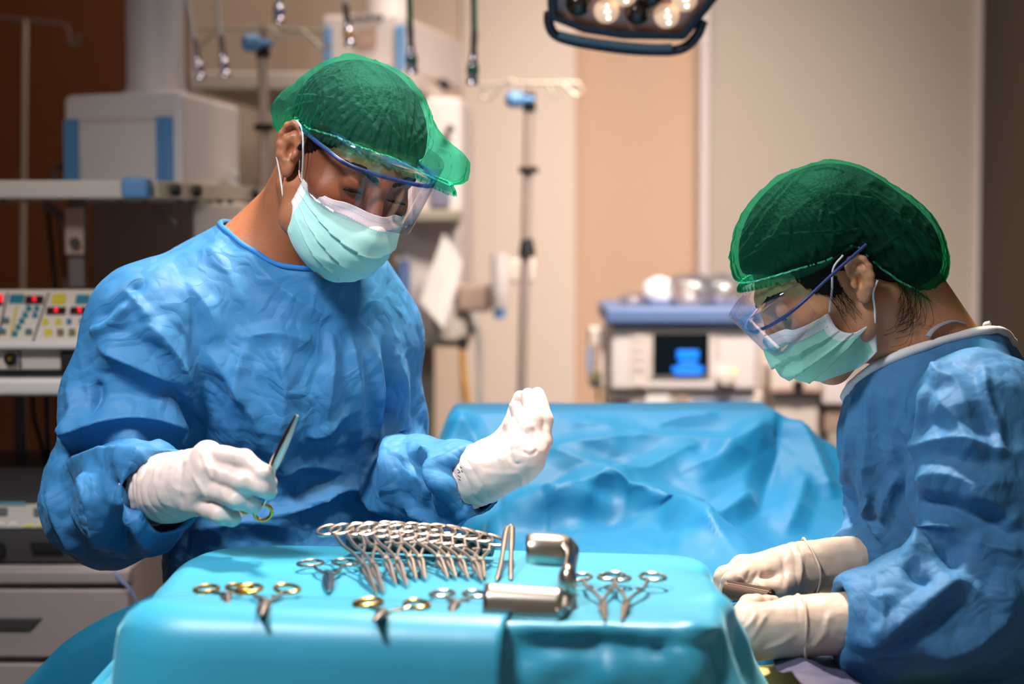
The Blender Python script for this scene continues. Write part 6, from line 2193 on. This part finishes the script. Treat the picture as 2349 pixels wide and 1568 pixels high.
wom_folds = [
    ([(2112, 890), (2098, 980), (2092, 1080), (2098, 1180)], -.010, .014), ([(2125, 880), (2112, 960), (2106, 1060)], .007, .014),
    ([(2140, 830), (2160, 860), (2200, 880), (2230, 960)], .008, .02), ([(2150, 905), (2200, 960), (2250, 1060)], .009, .024), ([(2255, 830), (2262, 900), (2285, 980), (2290, 1060)], .006, .010),
    ([(2100, 1030), (2180, 1010), (2260, 1030), (2340, 1060)], .009, .022), ([(2105, 1105), (2170, 1090), (2250, 1110), (2340, 1100)], .011, .026), ([(2100, 1150), (2160, 1160), (2240, 1190), (2330, 1180)], -.009, .018),
    ([(2010, 860), (2000, 960), (1990, 1080), (1992, 1200)], .007, .022), ([(1965, 900), (1958, 1000), (1950, 1120), (1955, 1280)], .008, .018), ([(2040, 880), (2048, 960), (2060, 1060)], .006, .02),
    ([(1985, 1090), (2010, 1130), (2002, 1180), (2040, 1250)], .008, .016), ([(2070, 1080), (2040, 1140), (2030, 1200)], .007, .016), ([(2060, 960), (2090, 1000), (2085, 1080)], .006, .016),
    ([(2082, 1300), (2120, 1240), (2160, 1210), (2230, 1210)], .012, .022), ([(2085, 1290), (2100, 1320), (2140, 1340)], -.008, .014), ([(2150, 1230), (2200, 1300), (2300, 1350)], -.012, .020),
    ([(1960, 1460), (2010, 1472), (2080, 1420), (2180, 1345), (2230, 1340)], .012, .018, 1.0), ([(1975, 1490), (2030, 1490), (2100, 1440), (2200, 1370)], -.010, .018), ([(2020, 1350), (2030, 1400), (2010, 1460)], .008, .018),
    ([(2180, 1290), (2250, 1330), (2349, 1380)], .012, .024), ([(2120, 1500), (2220, 1470), (2330, 1400)], .010, .022), ([(1990, 1520), (2080, 1530), (2200, 1500)], -.007, .02),
    ([(2210, 1130), (2280, 1150), (2340, 1210)], .010, .02), ([(2230, 1240), (2300, 1260), (2349, 1260)], .010, .02),
]
gown, GV, GF = make_gown(wom, wom_gown, (.26, 2.08, .50), (.86, 2.86, 1.50), .0031, M['gown_w'], wom_folds, .0085, 15, wom_neck, None, 8.5)
binding(gown, GV, GF, wNC, .0085, M['binding'], width=1.0)
# tie at the nape
kn = P(2266, 764, 2.44)
b = MB().ell(kn, (.006, .006, .005), 12, 8)
b.tube(spline([kn, kn + v3(-.004, 0, .010), kn + v3(.002, -.004, .013)]), [.0028] * 17, 8)
b.tube(spline([kn, kn + v3(.006, -.003, .004), kn + v3(.010, -.003, -.012)]), [.0022] * 17, 8)
b.build('neck_tie', M['binding'], gown)
# strap on the shoulder
st = []
for px, py in ((2128, 772), (2140, 757), (2160, 744), (2185, 737), (2210, 742)):
    st.append(P(px, py, 2.385 + (px - 2128) * .0004))
MB().tube(spline(st), .0042, 8, flat=.5).build('strap', M['strap'], wom)

def wom_cap_solid(q):
    d = sd_ell(q, (0, -.004, .058), (.082, .108, .086))
    return ear_room(q, smin(d, sd_ell(q, (0, -.069, -.014), (.076, .066, .078)), .045))
def wom_rim(y, x):
    return np.interp(y, [-.12, -.085, -.062, -.045, -.034, -.026, .014, .06, .11], [-.088, -.086, -.076, -.044, -.010, .034, .040, .058, .076])
make_cap(wom, WHC, WR_, wom_cap_solid, (0, -.020, .035), wom_rim, M['cap_dark'], 9, 52, .0045, tracks=[
    ([(1862, 378), (1771, 476), (1685, 605)], .005, .6), ([(1843, 380), (1743, 490), (1675, 590)], .005, .6), ([(1868, 390), (1900, 386), (1930, 392)], .003, .4), ([(1975, 533), (1932, 583), (1915, 605)], .004, .6),
    ([(2055, 545), (1995, 590), (1955, 600)], .005, .5), ([(1921, 447), (2003, 458), (2046, 483)], .003, .4), ([(1735, 568), (1775, 542), (1862, 534), (1972, 527)], .003, .4), ([(1700, 600), (1760, 560), (1800, 500)], .004, .45),
    ([(2000, 600), (2060, 620), (2110, 660)], .004, .4), ([(2010, 615), (2050, 640), (2080, 668)], .004, .45), ([(1990, 440), (2080, 510), (2150, 580)], .004, .4), ([(1860, 600), (1870, 560), (1858, 520)], .003, .4), ([(1800, 480), (1812, 530), (1806, 580)], .003, .35),
    ([(1905, 490), (1912, 530), (1905, 575)], .003, .35), ([(1950, 440), (1960, 480), (1955, 515)], .003, .35), ([(1880, 430), (1888, 470), (1880, 510)], .003, .3)])
def wom_hair_solid(q):
    d = sd_ell(q, (0, -.008, .054), (.0785, .1025, .0845))
    d = smin(d, sd_ell(q, (0, -.069, -.014), (.070, .060, .071)), .04)
    return smax(d, -(q[:, 2] - np.interp(q[:, 1], [-.12, -.062, -.03, .02, .06, .10], [-.075, -.066, -.03, .034, .056, .086]) + .004 * vnoise(q * 120, 3)), .01)
V, Fq = mesh_sdf(lambda p: wom_hair_solid(to_local(p, WHC, WR_)), WHC - .19, WHC + .19, .003, 4, 1.6, 1)
fast_obj('hair', V, Fq, M['hair'], wom)
face_bits(wom, WHC, WR_, None, .96, [[((s * .073, .036, .034), (s * .074, .024, .000), .022, .012), ((s * .066, .050, .052), (s * .074, .028, .034), .012, .018)] for s in (-1, 1)] +
          [[((s * .060, -.050, -.020), (s * .050, -.052, -.052), .020, .014)] for s in (-1, 1)], brows=.7)
# loose strands
rg = random.Random(4)
b = MB()
for k in range(70):
    if k < 34:
        s0_ = v3(-.0742, .018 + .020 * rg.random(), .002 + .02 * rg.random()); L = .018 + .03 * rg.random()
        tr = [s0_, s0_ + v3(-.002, .003 * rg.random(), -L * .5), s0_ + v3(.001, -.004 + .014 * rg.random(), -L)]
    else:
        s0_ = v3(-.058, -.042 - .022 * rg.random(), -.030 - .02 * rg.random()); L = .025 + .04 * rg.random()
        c_ = rg.random()
        tr = [s0_, s0_ + v3(-.005 * rg.random(), .004 + .010 * c_, -L * .5), s0_ + v3(-.002, .012 + .03 * c_, -L * .9), s0_ + v3(.004, .020 + .045 * c_, -L * (1.0 - .25 * c_))]
    b.tube([to_world(q[None], WHC, WR_)[0] for q in spline(tr, 6)], .00022, 4)
b.build('loose_hair', M['hair'], wom)
mk = make_mask(wom, WHC, WR_, [(.118, .003), (.131, -.020), (.130, -.045), (.116, -.070), (.090, -.090), (.058, -.098)], [(.0655, .049, -.012), (.0675, .052, -.034), (.0675, .040, -.050), (.0675, .013, -.057), (.063, .020, -.072), (.060, .030, -.088)], M['mask_w'], M['maskwhite'], 6)
for s in (-1, 1):
    ear_loops(mk, WHC, WR_, [[(s * .066, .047, -.012), (s * .074, .030, .008), (s * .080, .014, .028), (s * .085, -.004, .034)], [(s * .066, .012, -.058), (s * .070, .003, -.044), (s * .077, -.006, -.026), (s * .084, -.018, -.016)]])
make_visor(wom, WHC, WR_, both([(-.084, -.034, .026), (-.083, .020, .024), (-.080, .075, .020), (-.062, .108, .019), (-.030, .124, .019), (-.012, .122, .014)]),
           both([(-.082, .060, .042), (-.076, .088, .046), (-.055, .116, .046), (-.028, .132, .044)]), both([(-.082, .064, .000), (-.076, .090, -.012), (-.055, .112, -.018), (-.030, .124, -.020)]), r=.0021)

# far (right) hand: back of the hand up, fingers bent down to the left
w_ = P(1822, 1308, 2.455)
mc = [(P(1712, 1318, 2.400), .0125), (P(1700, 1304, 2.425), .0128), (P(1702, 1302, 2.450), .0125), (P(1712, 1306, 2.475), .0115)]
fg = [([P(1712, 1318, 2.400), P(1676, 1330, 2.385), P(1668, 1350, 2.392), P(1680, 1362, 2.405)], [.0120, .0105, .0095, .0080]),
      ([P(1700, 1304, 2.425), P(1660, 1320, 2.415), P(1650, 1342, 2.420), P(1660, 1358, 2.430)], [.0120, .0105, .0095, .0080]),
      ([P(1702, 1302, 2.450), P(1660, 1316, 2.445), P(1650, 1340, 2.450), P(1662, 1356, 2.455)], [.0115, .0100, .0092, .0080]),
      ([P(1712, 1306, 2.475), P(1675, 1322, 2.475), P(1665, 1342, 2.478), P(1675, 1354, 2.480)], [.0105, .0092, .0082, .0072])]
th = [([P(1812, 1330, 2.425), P(1785, 1352, 2.402), P(1745, 1352, 2.388), P(1712, 1346, 2.390)], [.018, .0135, .0115, .0090])]
ga, gb_ = P(1990, 1285, 2.470), P(1840, 1304, 2.455)
f = hand_sdf_fn((w_, .0300), mc, fg, th, gaunt=(ga, gb_, .0330, .0285))
ax = unit(gb_ - ga)
gcx = P(1856, 1302, 2.456)
def gauntlet_cuff(p, d):
    return smin(d, sd_cap(p, ga, P(1854, 1300, 2.457), .0338, .0330), .002)
f2 = hand_sdf_fn((w_, .0300), mc, fg, th, gaunt=(ga, gb_, .0325, .0285), extra=gauntlet_cuff)
fgl = make_glove(wom, 'glove', f2, P(1815, 1312, 2.435), v3(.110, .095, .065), M['glove_w'], .0015, (gb_, w_ + (w_ - gb_), (0.2, 1.6), .0014), seed=12, cut=(ga + ax * .002, ax), bead=(gcx, ax, .0352, .0017),
           folds=[([(1836, 1262), (1838, 1300), (1832, 1345)], .0022, .006), ([(1690, 1320), (1710, 1335), (1720, 1325)], .0018, .005), ([(1720, 1305), (1716, 1330), (1735, 1345)], -.0016, .005), ([(1745, 1310), (1738, 1335), (1760, 1350)], .0016, .005), ([(1792, 1268), (1800, 1310), (1795, 1350)], -.0015, .006)])
# near (left) hand: knuckles towards the camera, fingers curled away
w_ = P(1830, 1438, 2.238)
mc = [(P(1726, 1420, 2.225), .0155), (P(1712, 1432, 2.220), .0165), (P(1712, 1458, 2.222), .0155), (P(1722, 1482, 2.230), .0140)]
fg = [([P(1726, 1420, 2.225), P(1704, 1404, 2.262), P(1716, 1384, 2.300), P(1737, 1377, 2.296)], [.0140, .0115, .0100, .0088]),
      ([P(1712, 1432, 2.220), P(1690, 1425, 2.262), P(1735, 1392, 2.306), P(1757, 1380, 2.300)], [.0140, .0115, .0095, .0084]),
      ([P(1712, 1458, 2.222), P(1692, 1455, 2.262), P(1752, 1394, 2.312), P(1774, 1381, 2.304)], [.0135, .0110, .0092, .0080]),
      ([P(1722, 1482, 2.230), P(1706, 1486, 2.262), P(1740, 1450, 2.300)], [.0125, .0105, .0085])]
th = [([P(1795, 1420, 2.258), P(1768, 1414, 2.285), P(1735, 1412, 2.300)], [.017, .0125, .0095])]
ga, gb_ = P(1960, 1424, 2.238), P(1838, 1436, 2.238)
def gauntlet_cuff2(p, d):
    d = smin(d, sd_cap(p, P(1800, 1440, 2.236), P(1730, 1450, 2.226), .028, .024), .015)
    return smin(d, sd_cap(p, ga, P(1842, 1437, 2.238), .0345, .0355), .002)
f = hand_sdf_fn((w_, .0300), mc, fg, th, gaunt=(ga, gb_, .033, .029), extra=gauntlet_cuff2)
ax = unit(gb_ - ga)
make_glove(wom, 'glove', f, P(1815, 1440, 2.250), v3(.098, .085, .065), M['glove_w'], .0015, (gb_, w_ + (w_ - gb_), (0.2, 1.6), .0010), seed=16, cut=(ga + ax * .002, ax), bead=(P(1840, 1437, 2.238), ax, .0372, .0017),
           folds=[([(1720, 1470), (1745, 1430), (1760, 1405)], .0015, .005), ([(1700, 1450), (1725, 1425), (1735, 1400)], .0015, .005), ([(1740, 1495), (1790, 1475), (1830, 1450)], .0014, .006), ([(1860, 1490), (1890, 1450), (1905, 1400)], .002, .007)])
# inner knitted cuff
pelv = P(2170, 1420, 2.58)
legs(wom, [v3(pelv[0], 2.50, .80), v3(pelv[0] + .02, 2.66, .80)], [v3(pelv[0] - .02, 2.46, 0), v3(pelv[0] + .05, 2.70, 0)], M['gown_w'])

# instrument with ribbed handle held between her hands
a, b_ = P(1668, 1352, 2.375), P(1768, 1372, 2.335)
hb = MB().tube([a, b_], .011, 18)
for k in range(5):
    off = v3(0, -.004, .004 + .0 * k)
    pass
t = thing('surgical_instrument', 'brown ribbed instrument handle held between the gloved hands of the woman', 'instrument', tuple(a))
hb.build('grip', M['rib'], t)
rb = MB()
for k in range(7):
    an = math.pi * (0.15 + .7 * k / 6)
    o_ = v3(0, -math.cos(an) * .011, math.sin(an) * .011)
    rb.tube([a + o_, b_ + o_], .0012, 6)
rb.build('rib', M['rib'], t)

# ------------------------------------------------------------------ patient: only a patch of painted skin shows through the drape
def pat(p):
    up = v3(0, 0, 1)
    d = sd_fcap(p, v3(.345, 2.24, .838), v3(.28, 2.62, .860), .115, .150, up, .66)
    d = smin(d, sd_fcap(p, v3(.28, 2.62, .86), v3(.25, 2.86, .865), .150, .160, up, .62), .05)
    d = smin(d, sd_cap(p, v3(.25, 2.98, .86), v3(.25, 3.14, .87), .055, .082), .06)
    for s in (-1, 1):
        d = smin(d, sd_cap(p, v3(.37 + s * .07, 2.20, .845), v3(.42 + s * .07, 1.60, .835), .070, .045), .04)
    return d
V, Fq = mesh_sdf(pat, (-.02, 1.40, .66), (.56, 3.30, 1.02), .008, 4, 1.6, 1)
pt = fast_obj('person', V, Fq, M['skin_p'])
tag(pt, 'patient under the drapes, only a yellow iodine painted patch of skin showing by the gloves', 'person')

# thin lavender plastic sheet over the hips, right of the instrument table
nxp, nyp = 60, 70
gx, gy = np.meshgrid(np.linspace(.296, .50, nxp), np.linspace(1.50, 2.34, nyp)); gx, gy = gx.ravel(), gy.ravel()
far_ = 1 - smooth(2.02, 2.20, gy)
gx = gx + far_ * (gx - .296) * .65
zp = .950 - .03 * smooth(.33, .41, gx) - .08 * smooth(.41, .52, gx) * (1 - far_) - .10 * smooth(.56, .63, gx) + .015 * far_
pp = np.stack([gx, gy, zp], 1)
zp = zp + facets(pp * np.array((1.8, .8, 1)), 9.0, 71) * .018 + .006
o = MB().grid(np.stack([gx, gy, zp], 1), nxp, nyp).build('plastic_drape', M['plastic'])
o.data.set_sharp_from_angle(angle=math.pi)
tag(o, 'thin lavender plastic drape below the gloved hands of the woman, beside the yellow skin patch', 'plastic drape')

bpy.context.view_layer.update()
print_marks(wom, fgl, [[(1921, 1317), (1928, 1317)], [(1924, 1317), (1921, 1323)], [(1924, 1318), (1928, 1323)], [(1921, 1330), (1928, 1330)], [(1921, 1334), (1921, 1340)], [(1928, 1330), (1928, 1340)], [(1924, 1332), (1924, 1340)]], M['redink'], .0004)
